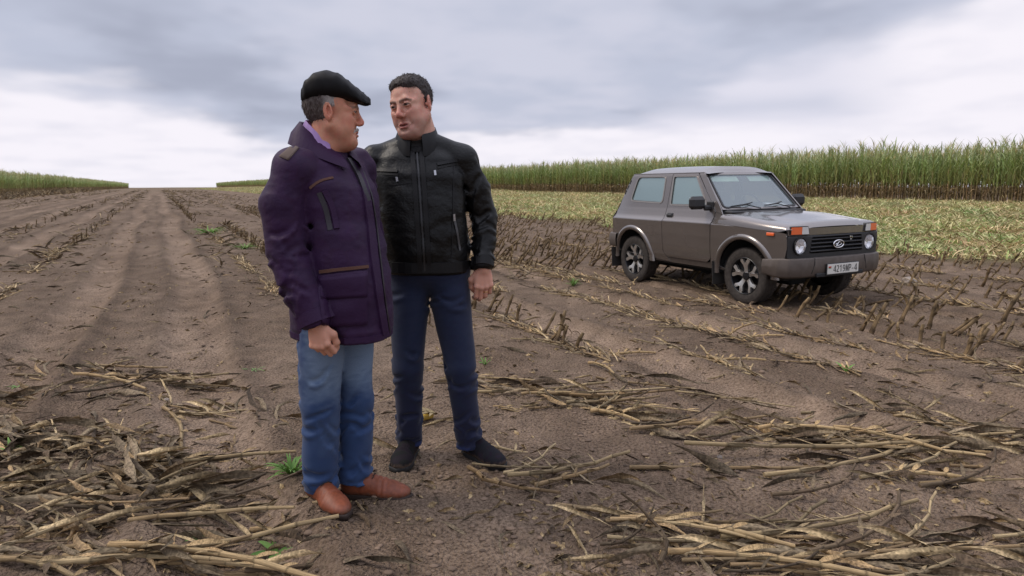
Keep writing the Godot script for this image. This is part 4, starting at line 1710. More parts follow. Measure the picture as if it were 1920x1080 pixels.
func skin_paint(o: Dictionary) -> Callable:
	var base: Vector3 = o.skin
	var red: Vector3 = o.red
	var brow: Vector3 = o.brow
	var gaze: Vector3 = o.gaze
	return func(p: Vector3, _n: Vector3) -> Color:
		var c := base * (1.0 + 0.09 * noise_b.get_noise_3d(p.x * 70.0, p.y * 70.0, p.z * 70.0))
		c = c.lerp(red, clampf(0.12 + 0.6 * noise_b.get_noise_3d(p.x * 28.0 + 5.0, p.y * 28.0, p.z * 28.0), 0.0, 0.6))
		var ax := absf(p.x)
		var t := 0.75 * exp(-(Vector3(ax * 0.8, p.y + 0.034, p.z - 0.112).length_squared()) / 0.0005)
		t += 0.5 * exp(-(Vector3(ax - 0.044, p.y + 0.036, p.z - 0.07).length_squared()) / 0.0008)
		t += 0.6 * exp(-(Vector3(ax - 0.084, p.y, p.z + 0.01).length_squared()) / 0.0009)
		c = c.lerp(red, clampf(t, 0.0, 0.9))
		if p.z > 0.02 and p.y < -0.05:      # shaved beard
			c = c.lerp(c * o.beard, smoothstep(-0.045, -0.075, p.y))
		if p.z > 0.070 and ax < 0.027:
			var ly: float = (p.y + 0.0775 + o.open * 0.4) / (0.0125 + o.open * 0.6)
			var lip := 1.0 - (ax / 0.0265) * (ax / 0.0265) - ly * ly
			if lip > 0.0 and p.z > 0.078 + o.mz:
				c = c.lerp(o.lip, smoothstep(0.0, 0.3, lip) * 0.85)
			if absf(p.y + 0.0775 + o.open * 0.5) < 0.0012 + o.open * 0.35 and ax < 0.021 and p.z < 0.0930 + o.mz:
				c = Vector3(0.06, 0.018, 0.016)
		if o.get("hairline", false):
			var hy := p.y - 0.072 + 0.35 * maxf(ax - 0.03, 0.0) + 0.004 * noise_c.get_noise_3d(p.x * 200.0, p.y * 40.0, p.z * 40.0)
			c = c.lerp(brow, smoothstep(-0.006, 0.008, hy) * 0.9)
		# brows
		if p.z > 0.055 and ax > 0.009 and ax < 0.055:
			var by := 0.0150 + 0.004 * (1.0 - pow((ax - 0.031) / 0.021, 2.0))
			var b := 1.0 - absf(p.y - by) / (0.0068 - 0.05 * maxf(ax - 0.035, 0.0))
			if b > 0.0:
				c = c.lerp(brow, clampf(b * 1.3 * (0.75 + 0.5 * noise_c.get_noise_3d(p.x * 160.0, p.y * 60.0, p.z * 60.0)), 0.0, 0.8))
		# eyes
		if p.z > 0.072 and ax > 0.012 and ax < 0.052:
			var ex := (ax - 0.0322) / 0.0140
			var ey: float = (p.y - 0.0002) / (0.0042 - 0.0010 * ex * ex)
			var q := ex * ex + ey * ey
			if q < 1.0:
				c = Vector3(0.26, 0.21, 0.19)
				var ir := Vector2(p.x - signf(p.x) * 0.0322 - gaze.x * 0.008, p.y - 0.001 - gaze.y * 0.008).length()
				if ir < 0.0072:
					c = Vector3(0.04, 0.026, 0.018)
				if ir < 0.003:
					c = Vector3(0.006, 0.006, 0.006)
			elif q < 1.75 and ey > -0.4:
				c = c.lerp(Vector3(0.07, 0.035, 0.03), 0.75 if ey > 0.0 else 0.4)
		return Color(c.x, c.y, c.z)


# short single hairs lying on a head of hair, so that its edge is not a smooth line
func strands(g: Geo, n: int, length: float, head: Basis, seed_: int) -> void:
	var r := RandomNumberGenerator.new()
	r.seed = seed_
	var count := g.v.size()
	for k in n:
		var i := r.randi() % count
		var p := g.v[i]
		var nn := g.n[i]
		var comb := head * Vector3(r.randfn(0.25, 0.35), -0.25, r.randfn(0.55, 0.4))
		if (head.inverse() * nn).y < 0.35:
			comb = head * Vector3(r.randfn(0.0, 0.25), -1.0, r.randfn(-0.35, 0.3))
		var t := (comb - nn * comb.dot(nn)).normalized()
		var s := t.cross(nn) * 0.0011
		var l := length * r.randf_range(0.5, 1.2)
		var c := g.c[i] * r.randf_range(0.6, 1.7)
		var a := g.vert(p - s - nn * 0.001, nn, c)
		var b := g.vert(p + s - nn * 0.001, nn, c)
		var m := p + t * l * 0.55 + nn * r.randf_range(0.001, 0.004)
		var d := g.vert(m - s * 0.8, nn, c)
		var e := g.vert(m + s * 0.8, nn, c)
		var z := g.vert(p + t * l + nn * r.randf_range(0.0, 0.005), nn, c)
		g.quad(a, b, e, d)
		g.tri(d, e, z)


# a loosely closed hand: wrist at the origin, fingers down, back of the hand to +z, thumb to +x
func hand_field(curl: float) -> Field:
	var f := Field.new(Vector3(-0.062, -0.185, -0.085), Vector3(0.072, 0.045, 0.04), 0.0029)
	f.cone(Vector3(0, 0.05, 0), Vector3(0, -0.01, 0), 0.029, 0.026, 0.01)
	f.ell(Vector3(0, -0.045, -0.006), Vector3(0.040, 0.050, 0.017), 0.012)
	var xs := [0.031, 0.0105, -0.0105, -0.030]
	var ls := [[0.044, 0.026, 0.021], [0.048, 0.030, 0.022], [0.044, 0.028, 0.022], [0.034, 0.021, 0.019]]
	for k in 4:
		var x: float = xs[k]
		var kn := Vector3(x, -0.086 + 0.006 * absf(k - 1.2), 0.002)
		f.cone(Vector3(x * 0.55, -0.01, 0.0), kn, 0.012, 0.0108, 0.012)
		f.ell(kn + Vector3(0, 0, 0.003), Vector3(0.0105, 0.0105, 0.010), 0.006)
		var p := kn
		var a := 0.0
		var r := 0.0098 if k < 3 else 0.0085
		for j in 3:
			a += curl * [0.62, 1.25, 0.95][j] * (1.0 + 0.07 * k)
			var q: Vector3 = p + Vector3(-x * 0.05, -cos(a), -sin(a)) * float(ls[k][j])
			f.cone(p, q, r, r * 0.93, 0.003)
			r *= 0.93
			p = q
	f.chain([Vector3(0.020, -0.020, -0.008), Vector3(0.046, -0.052, -0.020), Vector3(0.043, -0.083, -0.032), Vector3(0.030, -0.103, -0.040)], [0.016, 0.0125, 0.0108, 0.009], 0.010)
	return f


func cloth_paint(c: Vector3, amount := 0.12) -> Callable:
	return func(p: Vector3, _n: Vector3) -> Color:
		var t := 1.0 + amount * noise_b.get_noise_3d(p.x * 9.0, p.y * 9.0, p.z * 9.0)
		return Color(c.x * t, c.y * t, c.z * t)


func shoe(person: Node3D, heel: Vector3, toe: Vector3, upper_c: Vector3, sole_m: Material, upper_m: Material, laces: bool) -> void:
	var fwd := Vector3(toe.x - heel.x, 0, toe.z - heel.z)
	var length := fwd.length()
	fwd = fwd.normalized()
	var xf := Transform3D(Basis(Vector3.UP.cross(fwd), Vector3.UP, fwd).scaled_local(Vector3(1.08, 1.1, length / 0.29)), heel - person.position)
	var f := Field.new(Vector3(-0.07, -0.01, -0.03), Vector3(0.07, 0.18, 0.32), 0.0055)
	f.cone(Vector3(0, 0.050, 0.045), Vector3(0, 0.038, 0.20), 0.040, 0.037, 0.001)
	f.ell(Vector3(0.003, 0.030, 0.225), Vector3(0.045, 0.031, 0.062), 0.02)
	f.ell(Vector3(0, 0.035, 0.19), Vector3(0.047, 0.030, 0.06), 0.02)
	f.cone(Vector3(0, 0.055, 0.048), Vector3(0, 0.145, 0.045), 0.039, 0.044, 0.02)
	f.cone(Vector3(0, 0.085, 0.075), Vector3(0, 0.058, 0.165), 0.030, 0.026, 0.025)
	f.shift(Vector3(-0.06, 0.03, 0.12), Vector3(0.06, 0.12, 0.24), func(p: Vector3) -> float: return 0.0022 * sin(p.z * 260.0 + p.x * 25.0) * exp(-pow((p.z - 0.18) / 0.022, 2.0)))
	var g := Geo.new()
	f.net(g, xf, func(p: Vector3, _n: Vector3) -> Color:
		var w := noise_b.get_noise_3d(p.x * 40.0, p.y * 40.0, p.z * 40.0)
		var c := upper_c * (1.0 + 0.28 * noise_b.get_noise_3d(p.x * 12.0, p.y * 12.0, p.z * 12.0))
		c = c.lerp(Vector3(0.15, 0.105, 0.075), smoothstep(0.040, 0.022, p.y + w * 0.014) * 0.7)
		return Color(c.x, c.y, c.z))
	var s := obj("shoe", g.mesh(), upper_m, person)
	g = Geo.new()
	var rows := []
	for lv in [[0.0, 0.97], [0.004, 1.05], [0.020, 1.07], [0.024, 1.0]]:
		var row := []
		for k in 40:
			var a := TAU * k / 40
			var z := 0.142 - 0.148 * cos(a)
			var w := curve_at([[-0.006, 0.02], [0.02, 0.036], [0.10, 0.035], [0.20, 0.049], [0.25, 0.043], [0.29, 0.02]], z)
			var q := Vector3(sin(a) * w * lv[1] / maxf(absf(sin(a)), 0.55), lv[0], 0.142 + (z - 0.142) * lv[1])
			row.append(xf * q)
		rows.append(row)
	g.grid(rows, Color.WHITE, true, [], xf * Vector3(0, 0.01, 0.14))
	obj("sole", g.mesh(), sole_m, s)
	if laces:
		g = Geo.new()
		for k in 3:
			var z := 0.095 + 0.022 * k
			var pts := []
			for j in 7:
				var x := lerpf(-0.022, 0.022, j / 6.0)
				var q := f.hug(Vector3(x, 0.2, z + 0.004 * (j % 2)), Vector3.DOWN)
				pts.append(xf * (q + Vector3(0, 0.0015, 0)))
			tube(g, pts, [0.0024], 5)
		obj("lace", g.mesh(), sole_m, s)


# creases of cloth round a limb: short slanting valleys, each with a soft ridge beside it
func creases(f: Field, a: Vector3, b: Vector3, ra: float, rb: float, n: int, t0: float, t1: float, size: float, seed_: int, steep := 0.5) -> void:
	var r := RandomNumberGenerator.new()
	r.seed = seed_
	var ax := (b - a).normalized()
	var u := ax.cross(Vector3.BACK).normalized()
	var v := ax.cross(u)
	var length := a.distance_to(b)
	for k in n:
		var t := lerpf(t0, t1, r.randf())
		var ang := r.randf() * TAU
		var reach := r.randf_range(0.6, 1.7)
		var slope := r.randfn(0.0, steep) * 0.07 / length
		var bow := r.randfn(0.0, 0.02) / length
		var deep := size * r.randf_range(0.5, 1.2)
		var valley := []
		var ridge := []
		var rv := []
		var rr := []
		for j in 7:
			var q := j / 6.0
			var th := ang + (q - 0.5) * reach
			var tt := clampf(t + (q - 0.5) * slope * 2.0 + bow * sin(q * PI), 0.0, 1.0)
			var rad := lerpf(ra, rb, tt)
			var d := u * cos(th) + v * sin(th)
			var c := a.lerp(b, tt)
			var fade := sin(clampf(q, 0.04, 0.96) * PI)
			valley.append(c + d * (rad + 0.004))
			ridge.append(c + d * (rad - 0.007) + ax * (0.014 + deep))
			rv.append(deep * fade * 0.9)
			rr.append(0.003 + deep * fade * 0.75)
		f.chain(ridge, rr, 0.016)
		f.chain(valley, rv, 0.016, 0.0, null, 8.0, 3.5, true)


# a collar round the neck: top edge (radius, height) and outer lower edge, from the back (0) round both sides
func collar(g: Geo, org: Vector3, turn: float, top: Callable, low: Callable, reach: float, th: float) -> void:
	var b := Basis(Vector3.UP, turn)
	var rows := [[], [], [], [], []]
	for k in 41:
		var a := lerpf(-reach, reach, k / 40.0)
		var t: Vector3 = top.call(a)
		var l: Vector3 = low.call(a)
		var out := Vector3(sin(a), 0.3, -cos(a)).normalized()
		var wob := out * 0.002 * noise_a.get_noise_2d(a * 3.0, 5.0)
		rows[0].append(org + b * (l - out * th))
		rows[1].append(org + b * (t - out * th + wob))
		rows[2].append(org + b * (t + Vector3(0, th * 0.6, 0) + wob))
		rows[3].append(org + b * (t.lerp(l, 0.5) + out * (th + 0.004) + wob * 2.0))
		rows[4].append(org + b * (l + out * th))
	g.grid(rows)


# points given in the scene, pushed from the camera's side onto a field; the field lies in the scene's axes
func on_cloth(f: Field, pts: Array, from := Vector3(0, 1.313, 0)) -> Array:
	var out := []
	var nr := []
	for k in pts.size() - 1:
		var n := maxi(int(pts[k].distance_to(pts[k + 1]) / 0.012), 1)
		for j in n + (1 if k == pts.size() - 2 else 0):
			var p: Vector3 = (pts[k] as Vector3).lerp(pts[k + 1], float(j) / n)
			var dir := (p - from).normalized()
			var q := f.hug(p - dir * 0.4, dir)
			out.append(q)
			nr.append(f.grad(q))
	for pass_ in 4:
		var o2 := out.duplicate()
		var n2 := nr.duplicate()
		for k in range(1, out.size() - 1):
			out[k] = (o2[k - 1] + o2[k] * 2.0 + o2[k + 1]) / 4.0
			nr[k] = (n2[k - 1] + n2[k] * 2.0 + n2[k + 1]).normalized()
	return [out, nr]


func strip(called: String, f: Field, pts: Array, w: float, th: float, m: Material, parent: Node3D, at: Vector3) -> void:
	var g := Geo.new()
	var r := on_cloth(f, pts)
	for k in r[0].size():
		r[0][k] -= at
	ribbon(g, r[0], r[1], w, th)
	obj(called, g.mesh(), m, parent)


func button(called: String, f: Field, p: Vector3, rad: float, m: Material, parent: Node3D, at: Vector3) -> void:
	var dir := (p - Vector3(0, 1.313, 0)).normalized()
	var q := f.hug(p - dir * 0.4, dir)
	var n := f.grad(q)
	var side := n.cross(Vector3.UP).normalized()
	var g := Geo.new()
	lathe(g, [Vector2(rad, -0.002), Vector2(rad, 0.003), Vector2(rad * 0.7, 0.005), Vector2(0, 0.0055)], Transform3D(Basis(side, n, side.cross(n)), q - at), 14)
	obj(called, g.mesh(), m, parent)


func band_round(called: String, f: Field, c: Vector3, axis: Vector3, r0: float, w: float, th: float, m: Material, parent: Node3D, at: Vector3) -> void:
	var s := axis.cross(Vector3.BACK if absf(axis.z) < 0.8 else Vector3.UP).normalized()
	var t := s.cross(axis)
	var pts := []
	var nr := []
	for k in 37:
		var a := TAU * k / 36
		var d := s * cos(a) + t * sin(a)
		var q := f.hug(c + d * r0, -d)
		pts.append(q - at)
		nr.append((f.grad(q) - axis * f.grad(q).dot(axis)).normalized())
	var g := Geo.new()
	ribbon(g, pts, nr, w, th)
	obj(called, g.mesh(), m, parent)


func build_man_in_cap() -> void:
	var at := Vector3(-0.70, land(-0.70, 2.66), -2.66)
	var man := thing("person", "man in purple padded jacket, blue jeans and black flat cap, seen from his right", "person", at)
	var d := at.y
	var turn := deg_to_rad(64.0)
	var B := Basis(Vector3.UP, turn)
	var org := Vector3(-0.70, d, -2.66)
	var up := Vector3(0, d, 0)
	# head
	var o := {"jaw": 1.06, "chins": 1.0, "mz": -0.006, "nose": -0.004, "open": 0.0, "lines": false, "skin": Vector3(0.53, 0.262, 0.168), "red": Vector3(0.52, 0.17, 0.12), "brow": Vector3(0.16, 0.12, 0.10), "gaze": Vector3(0.0, -0.15, 1.0), "beard": Vector3(0.94, 0.93, 0.95), "lip": Vector3(0.36, 0.13, 0.10)}
	var hx := Transform3D((Basis(Vector3.UP, deg_to_rad(97.0)) * Basis(Vector3.RIGHT, 0.0)).scaled_local(Vector3(1.0, 1.02, 0.955)), Vector3(-0.678, 1.592, -2.64) + up - at)
	var hf := head_field(o)
	var g := Geo.new()
	hf.net(g, hx, skin_paint(o))
	# right hand, closed, back of the hand outwards
	var wr := Vector3(-0.722, 0.818, -2.432) + up
	var fd := Vector3(0.20, -0.97, 0.06).normalized()
	var dors := B * Vector3(-0.98, 0, 0.15)
	dors = (dors - fd * dors.dot(fd)).normalized()
	var hand := Transform3D(Basis((-fd).cross(dors), -fd, dors).scaled_local(Vector3.ONE * 1.06), wr - at)
	var hd := hand_field(1.12)
	var hand_c := o.duplicate()
	hand_c.skin = Vector3(0.46, 0.235, 0.155)
	hand_c.beard = Vector3.ONE
	var hp := cloth_paint(Vector3(0.54, 0.27, 0.185), 0.25)
	hd.net(g, hand, hp)
	var wl := Vector3(-0.60, 0.84, -2.90) + up
	hd.net(g, Transform3D(Basis(Vector3(1, 0, 0.3).normalized(), Vector3.UP, Vector3(1, 0, 0.3).normalized().cross(Vector3.UP)), wl - at), hp)
	# the body under the clothes
	var bf := Field.new(Vector3(-1.05, 0.0, -3.0) + up, Vector3(-0.40, 1.6, -2.30) + up, 0.02)
	var sh_r := Vector3(-0.800, 1.368, -2.505) + up
	var el_r := Vector3(-0.828, 1.07, -2.472) + up
	var sh_l := Vector3(-0.655, 1.385, -2.84) + up
	var el_l := Vector3(-0.63, 1.09, -2.90) + up
	var hip_r := Vector3(-0.738, 0.87, -2.585) + up
	var hip_l := Vector3(-0.668, 0.87, -2.735) + up
	var kn_r := Vector3(-0.768, 0.455, -2.605) + up
	var kn_l := Vector3(-0.655, 0.44, -2.72) + up
	var an_r := Vector3(-0.790, 0.10, -2.645) + up
	var an_l := Vector3(-0.672, 0.09, -2.735) + up
	bf.chain([Vector3(-0.71, 1.50, -2.66) + up, Vector3(-0.725, 1.35, -2.67) + up, Vector3(-0.70, 1.05, -2.66) + up, Vector3(-0.70, 0.88, -2.66) + up], [0.055, 0.085, 0.10, 0.09], 0.03)
	bf.chain([sh_r, el_r, wr], [0.045, 0.036, 0.026], 0.03)
	bf.chain([sh_l, el_l, wl], [0.045, 0.036, 0.026], 0.03)
	bf.chain([hip_r, kn_r, an_r], [0.06, 0.045, 0.035], 0.03)
	bf.chain([hip_l, kn_l, an_l], [0.06, 0.045, 0.035], 0.03)
	bf.net(g, Transform3D(Basis.IDENTITY, -at), hp)
	var skin := vmat(0.58)
	skin.subsurf_scatter_enabled = true
	skin.subsurf_scatter_strength = 0.12
	skin.metallic_specular = 0.4
	M.skin = skin
	obj("body", g.mesh(), skin, man)
	# hair under the cap, grey at the temple and brown at the nape; moustache
	var hair := vmat(0.75)
	M.hair = hair
	var f := Field.new(Vector3(-0.1, -0.08, -0.14), Vector3(0.1, 0.06, 0.09), 0.003)
	f.ell(Vector3(0, 0.036, -0.022), Vector3(0.0805, 0.100, 0.102), 0.001)
	f.ell(Vector3(0, -0.02, 0.098), Vector3(0.10, 0.14, 0.088), 0.008, Basis.IDENTITY, true)
	for s in [-1.0, 1.0]:
		f.ell(Vector3(s * 0.085, -0.022, 0.010), Vector3(0.028, 0.040, 0.038), 0.008, Basis.IDENTITY, true)
	f.ell(Vector3(0, -0.105, 0.02), Vector3(0.2, 0.06, 0.13), 0.008, Basis.IDENTITY, true)
	f.shift(Vector3(-0.1, -0.08, -0.14), Vector3(0.1, 0.06, 0.09), func(p: Vector3) -> float: return 0.0028 * noise_c.get_noise_3d(p.x * 70.0, p.y * 22.0, p.z * 70.0))
	g = Geo.new()
	f.net(g, hx, func(p: Vector3, _n: Vector3) -> Color:
		var t := smoothstep(-0.045, 0.0, p.z) * 0.85 + 0.25 * noise_c.get_noise_3d(p.x * 120.0, p.y * 30.0, p.z * 120.0)
		var c := Vector3(0.045, 0.030, 0.026).lerp(Vector3(0.30, 0.275, 0.26), clampf(t, 0.0, 1.0))
		return Color(c.x, c.y, c.z))
	strands(g, 700, 0.014, hx.basis, 9)
	obj("hair", g.mesh(), hair, man)
	f = Field.new(Vector3(-0.05, -0.085, 0.06), Vector3(0.05, -0.03, 0.13), 0.0025)
	f.chain([Vector3(-0.032, -0.076, 0.076), Vector3(-0.018, -0.0648, 0.0855), Vector3(0, -0.0612, 0.0900), Vector3(0.018, -0.0648, 0.0855), Vector3(0.032, -0.076, 0.076)], [0.003, 0.0058, 0.0055, 0.0058, 0.003], 0.004, 0.0022, noise_c, 90.0, 1.0)
	g = Geo.new()
	f.net(g, hx, func(p: Vector3, _n: Vector3) -> Color:
		var t := 0.27 + 0.14 * noise_c.get_noise_3d(p.x * 160.0, p.y * 60.0, p.z * 160.0)
		return Color(t, t * 0.92, t * 0.86))
	obj("moustache", g.mesh(), hair, man)
	# flat cap: sections from the back to the tip of the peak
	g = Geo.new()
	var prof_t := [[-0.120, 0.050], [-0.113, 0.085], [-0.094, 0.116], [-0.056, 0.143], [-0.015, 0.150], [0.028, 0.141], [0.06, 0.119], [0.09, 0.096], [0.12, 0.075], [0.140, 0.061], [0.149, 0.053]]
	var prof_b := [[-0.120, 0.044], [-0.112, 0.032], [0.0, 0.034], [0.08, 0.034], [0.12, 0.036], [0.149, 0.047]]
	var prof_w := [[-0.120, 0.012], [-0.114, 0.045], [-0.09, 0.078], [-0.04, 0.094], [0.02, 0.097], [0.07, 0.090], [0.105, 0.074], [0.13, 0.052], [0.145, 0.024], [0.149, 0.008]]
	var rows := []
	for i in 40:
		var z := lerpf(-0.120, 0.149, 0.5 - 0.5 * cos(PI * i / 39.0))
		var yt := curve_at(prof_t, z)
		var yb := curve_at(prof_b, z)
		var w := curve_at(prof_w, z)
		var row := []
		for k in 36:
			var a := TAU * k / 36
			var cx := signf(cos(a)) * pow(absf(cos(a)), 0.8)
			var sy := signf(sin(a)) * pow(absf(sin(a)), 0.8)
			var crease := 0.0015 * noise_a.get_noise_3d(z * 30.0, cos(a) * 2.0, sin(a) * 2.0)
			var y := yb + (yt - yb) * (0.5 + 0.5 * sy) if sy > 0.0 else lerpf(yb, (yt + yb) * 0.5, 1.0 + sy)
			# the visor end droops at its sides
			y -= smoothstep(0.06, 0.14, z) * 0.018 * cx * cx
			row.append(hx * Vector3(cx * (w + crease), y + crease, z - 0.004))
		rows.append(row)
	g.grid(rows, Color.WHITE, true, [], hx * Vector3(0, 0.06, 0))
	var cap_m := mat(lin(0.006, 0.0055, 0.006), 0.6)
	cap_m.metallic_specular = 0.3
	cap_m.heightmap_enabled = true
	cap_m.heightmap_texture = noise_tex(256, 0.08, 92, 3)
	cap_m.heightmap_scale = 0.03
	cap_m.uv1_triplanar = true
	cap_m.uv1_scale = Vector3.ONE * 12.0
	var cap := obj("flat_cap", g.mesh(), cap_m, man)
	g = Geo.new()
	var seam := []
	for k in 20:
		var z := lerpf(-0.105, 0.125, k / 19.0)
		seam.append(hx * Vector3(0.0, curve_at(prof_t, z) + 0.0005, z - 0.004))
	tube(g, seam, [0.0016], 5)
	obj("seam", g.mesh(), cap_m, cap)

	# jeans
	var denim := vmat(0.85)
	denim.albedo_texture = noise_tex(512, 0.11, 14, 3, [Color(0.72, 0.75, 0.8), Color(1, 1, 1)])
	denim.uv1_triplanar = true
	denim.uv1_scale = Vector3(9, 3, 9)
	denim.rim_enabled = true
	denim.rim = 0.2
	M.denim = denim
	f = Field.new(Vector3(-0.93, 0.02, -2.90) + up, Vector3(-0.52, 0.98, -2.44) + up, 0.0085)
	f.chain([hip_r, kn_r, an_r + Vector3(0, -0.035, 0)], [0.098, 0.076, 0.070], 0.012, 0.007, noise_w, 5.0, 0.8)
	creases(f, hip_r, kn_r, 0.098, 0.076, 9, 0.25, 1.0, 0.007, 3)
	creases(f, kn_r, an_r, 0.076, 0.070, 12, 0.0, 0.35, 0.008, 4)
	creases(f, kn_r, an_r, 0.076, 0.070, 12, 0.62, 1.0, 0.009, 5, 0.3)
	f.chain([hip_l, kn_l, an_l + Vector3(0, -0.03, 0)], [0.096, 0.074, 0.070], 0.008, 0.007, noise_w, 5.0, 0.8)
	creases(f, hip_l, kn_l, 0.096, 0.074, 9, 0.25, 1.0, 0.007, 6)
	creases(f, kn_l, an_l, 0.074, 0.070, 12, 0.0, 0.35, 0.008, 7)
	creases(f, kn_l, an_l, 0.074, 0.070, 12, 0.62, 1.0, 0.009, 8, 0.3)
	f.ell(Vector3(-0.70, 0.90, -2.66) + up, Vector3(0.15, 0.10, 0.15), 0.04)
	for q in [[an_r, 0.0], [an_l, 2.0]]:
		var c: Vector3 = q[0]
		f.shift(c + Vector3(-0.12, -0.08, -0.12), c + Vector3(0.12, 0.22, 0.12), func(p: Vector3) -> float:
			return 0.0015 * sin((p.y - d) * 95.0 + noise_a.get_noise_3d(p.x * 9.0, p.y * 9.0 + q[1], p.z * 9.0) * 4.0) * smoothstep(0.30, 0.14, p.y - d))
		# cut level at the hem
		f.span(c + Vector3(-0.13, -0.2, -0.13), c + Vector3(0.13, -0.03, 0.13), 0.0)
		for z in range(f.z0, f.z1 + 1):
			for y in range(f.y0, f.y1 + 1):
				for x in range(f.x0, f.x1 + 1):
					var i := (z * f.ny + y) * f.nx + x
					f.d[i] = maxf(f.d[i], d + 0.078 - (f.lo.y + y * f.h))
	g = Geo.new()
	f.net(g, Transform3D(Basis.IDENTITY, -at), func(p: Vector3, n: Vector3) -> Color:
		var y := p.y - d
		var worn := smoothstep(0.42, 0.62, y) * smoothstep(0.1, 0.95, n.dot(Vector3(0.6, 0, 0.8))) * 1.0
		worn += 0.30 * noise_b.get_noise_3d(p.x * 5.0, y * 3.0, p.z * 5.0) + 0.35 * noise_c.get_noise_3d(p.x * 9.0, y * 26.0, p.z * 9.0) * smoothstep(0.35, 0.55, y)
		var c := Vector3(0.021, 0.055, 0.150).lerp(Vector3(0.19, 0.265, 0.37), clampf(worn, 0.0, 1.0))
		if y < 0.090:
			c *= 1.35
		return Color(c.x, c.y, c.z))
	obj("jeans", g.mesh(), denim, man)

	# shoes
	var tan := vmat(0.55)
	tan.albedo_texture = noise_tex(256, 0.04, 71, 4, [Color(0.75, 0.72, 0.7), Color(1, 1, 1)])
	tan.uv1_triplanar = true
	tan.uv1_scale = Vector3.ONE * 6.0
	var sole := mat(lin(0.028, 0.016, 0.011), 0.8)
	shoe(man, Vector3(-0.848, land(-0.80, 2.66) - 0.004, -2.690), Vector3(-0.648, land(-0.70, 2.55) - 0.004, -2.470), Vector3(0.26, 0.072, 0.030), sole, tan, true)
	shoe(man, Vector3(-0.735, land(-0.68, 2.73) - 0.004, -2.738), Vector3(-0.428, land(-0.5, 2.70) - 0.004, -2.702), Vector3(0.25, 0.068, 0.028), sole, tan, true)

	# jacket
	f = Field.new(Vector3(-1.02, 0.64, -3.06) + up, Vector3(-0.40, 1.60, -2.32) + up, 0.0085)
	f.loft([[0.725, 0.0, 0.02, 0.172, 0.205], [0.80, 0.0, 0.02, 0.176, 0.205], [0.95, 0.0, 0.018, 0.178, 0.200], [1.08, 0.0, 0.006, 0.178, 0.188], [1.20, 0.0, -0.008, 0.182, 0.174], [1.31, 0.0, -0.015, 0.185, 0.160], [1.39, 0.0, -0.03, 0.160, 0.124], [1.43, 0.0, -0.035, 0.115, 0.098], [1.455, 0.0, -0.03, 0.085, 0.085]], org, B, 2.35, 0.02, 0.008, noise_w, Vector3(4, 9, 4))
	f.chain([sh_r, Vector3(-0.838, 1.25, -2.478) + up, el_r, Vector3(-0.782, 0.95, -2.452) + up, wr + Vector3(-0.006, 0.022, 0.0)], [0.077, 0.078, 0.073, 0.069, 0.057], 0.014, 0.008, noise_w, 5.0, 1.2)
	creases(f, sh_r, el_r, 0.077, 0.073, 10, 0.30, 1.0, 0.0060, 24, 0.9)
	creases(f, el_r, wr, 0.073, 0.058, 12, 0.05, 0.75, 0.0065, 22, 0.8)
	var ax := (wr - el_r).normalized()
	f.cone(wr + ax * 0.082, wr + ax * 0.16, 0.075, 0.075, 0.004, 0.0, null, 8.0, 3.5, true)
	f.chain([sh_l, el_l, wl + Vector3(0, 0.03, 0)], [0.084, 0.078, 0.058], 0.03, 0.009, noise_w, 6.0, 3.2)
	f.cone(sh_r + Vector3(0.01, 0.010, -0.01), Vector3(-0.735, 1.405, -2.65) + up, 0.070, 0.064, 0.04)
	f.cone(sh_l + Vector3(0.0, 0.010, 0.01), Vector3(-0.72, 1.405, -2.65) + up, 0.074, 0.066, 0.04)
	# quilting seams across the body and the deep folds of a bent sleeve
	f.shift(Vector3(-1.0, 0.66, -3.0) + up, Vector3(-0.42, 1.36, -2.4) + up, func(p: Vector3) -> float:
		var y := p.y - d
		var q := 0.0025 * noise_c.get_noise_3d(p.x * 14.0, y * 34.0, p.z * 14.0)
		if y < 0.78:
			q += 0.004 * cos((y - 0.745) * 120.0) * smoothstep(0.78, 0.76, y)
		return q)
	g = Geo.new()
	var purple := Vector3(0.036, 0.0135, 0.047)
	f.net(g, Transform3D(Basis.IDENTITY, -at), cloth_paint(purple, 0.16))
	var padded := vmat(0.58)
	padded.albedo_texture = noise_tex(512, 0.14, 19, 2, [Color(0.82, 0.82, 0.84), Color(1, 1, 1)])
	padded.uv1_triplanar = true
	padded.uv1_scale = Vector3.ONE * 5.0
	padded.metallic_specular = 0.3
	padded.rim_enabled = true
	padded.rim = 0.08
	padded.rim_tint = 0.9
	padded.heightmap_enabled = true
	padded.heightmap_texture = noise_tex(512, 0.025, 21, 4)
	padded.heightmap_scale = 0.07
	M.padded = padded
	var jacket := obj("jacket", g.mesh(), padded, man)
	var trim_m := mat(lin(0.085, 0.036, 0.022), 0.85)
	var patch_m := mat(lin(0.105, 0.075, 0.062), 0.92)
	var shade := mat(lin(0.030, 0.012, 0.040), 0.8)
	var plain_p := padded.duplicate() as StandardMaterial3D
	plain_p.vertex_color_use_as_albedo = false
	plain_p.albedo_color = lin(0.0355, 0.0133, 0.0465)
	var zip_m := mat(lin(0.012, 0.008, 0.014), 0.5)
	var steel := mat(lin(0.70, 0.70, 0.72), 0.25, 0.9)
	# collar, folded over; brown inside it; lilac shirt collar
	g = Geo.new()
	var neck := Vector3(-0.712, d, -2.655) - at
	collar(g, neck, turn, func(a: float) -> Vector3:
		var s := pow((1.0 - cos(a)) / 2.0, 2.0)
		return Vector3(sin(a) * (0.094 - 0.02 * s), 1.556 - 0.135 * s, -cos(a) * (0.074 + 0.042 * s) - 0.02), func(a: float) -> Vector3:
		var s := pow((1.0 - cos(a)) / 2.0, 2.0)
		return Vector3(sin(a) * (0.140 - 0.03 * s), 1.476 - 0.104 * s, -cos(a) * (0.104 + 0.055 * s) - 0.02), 2.8, 0.009)
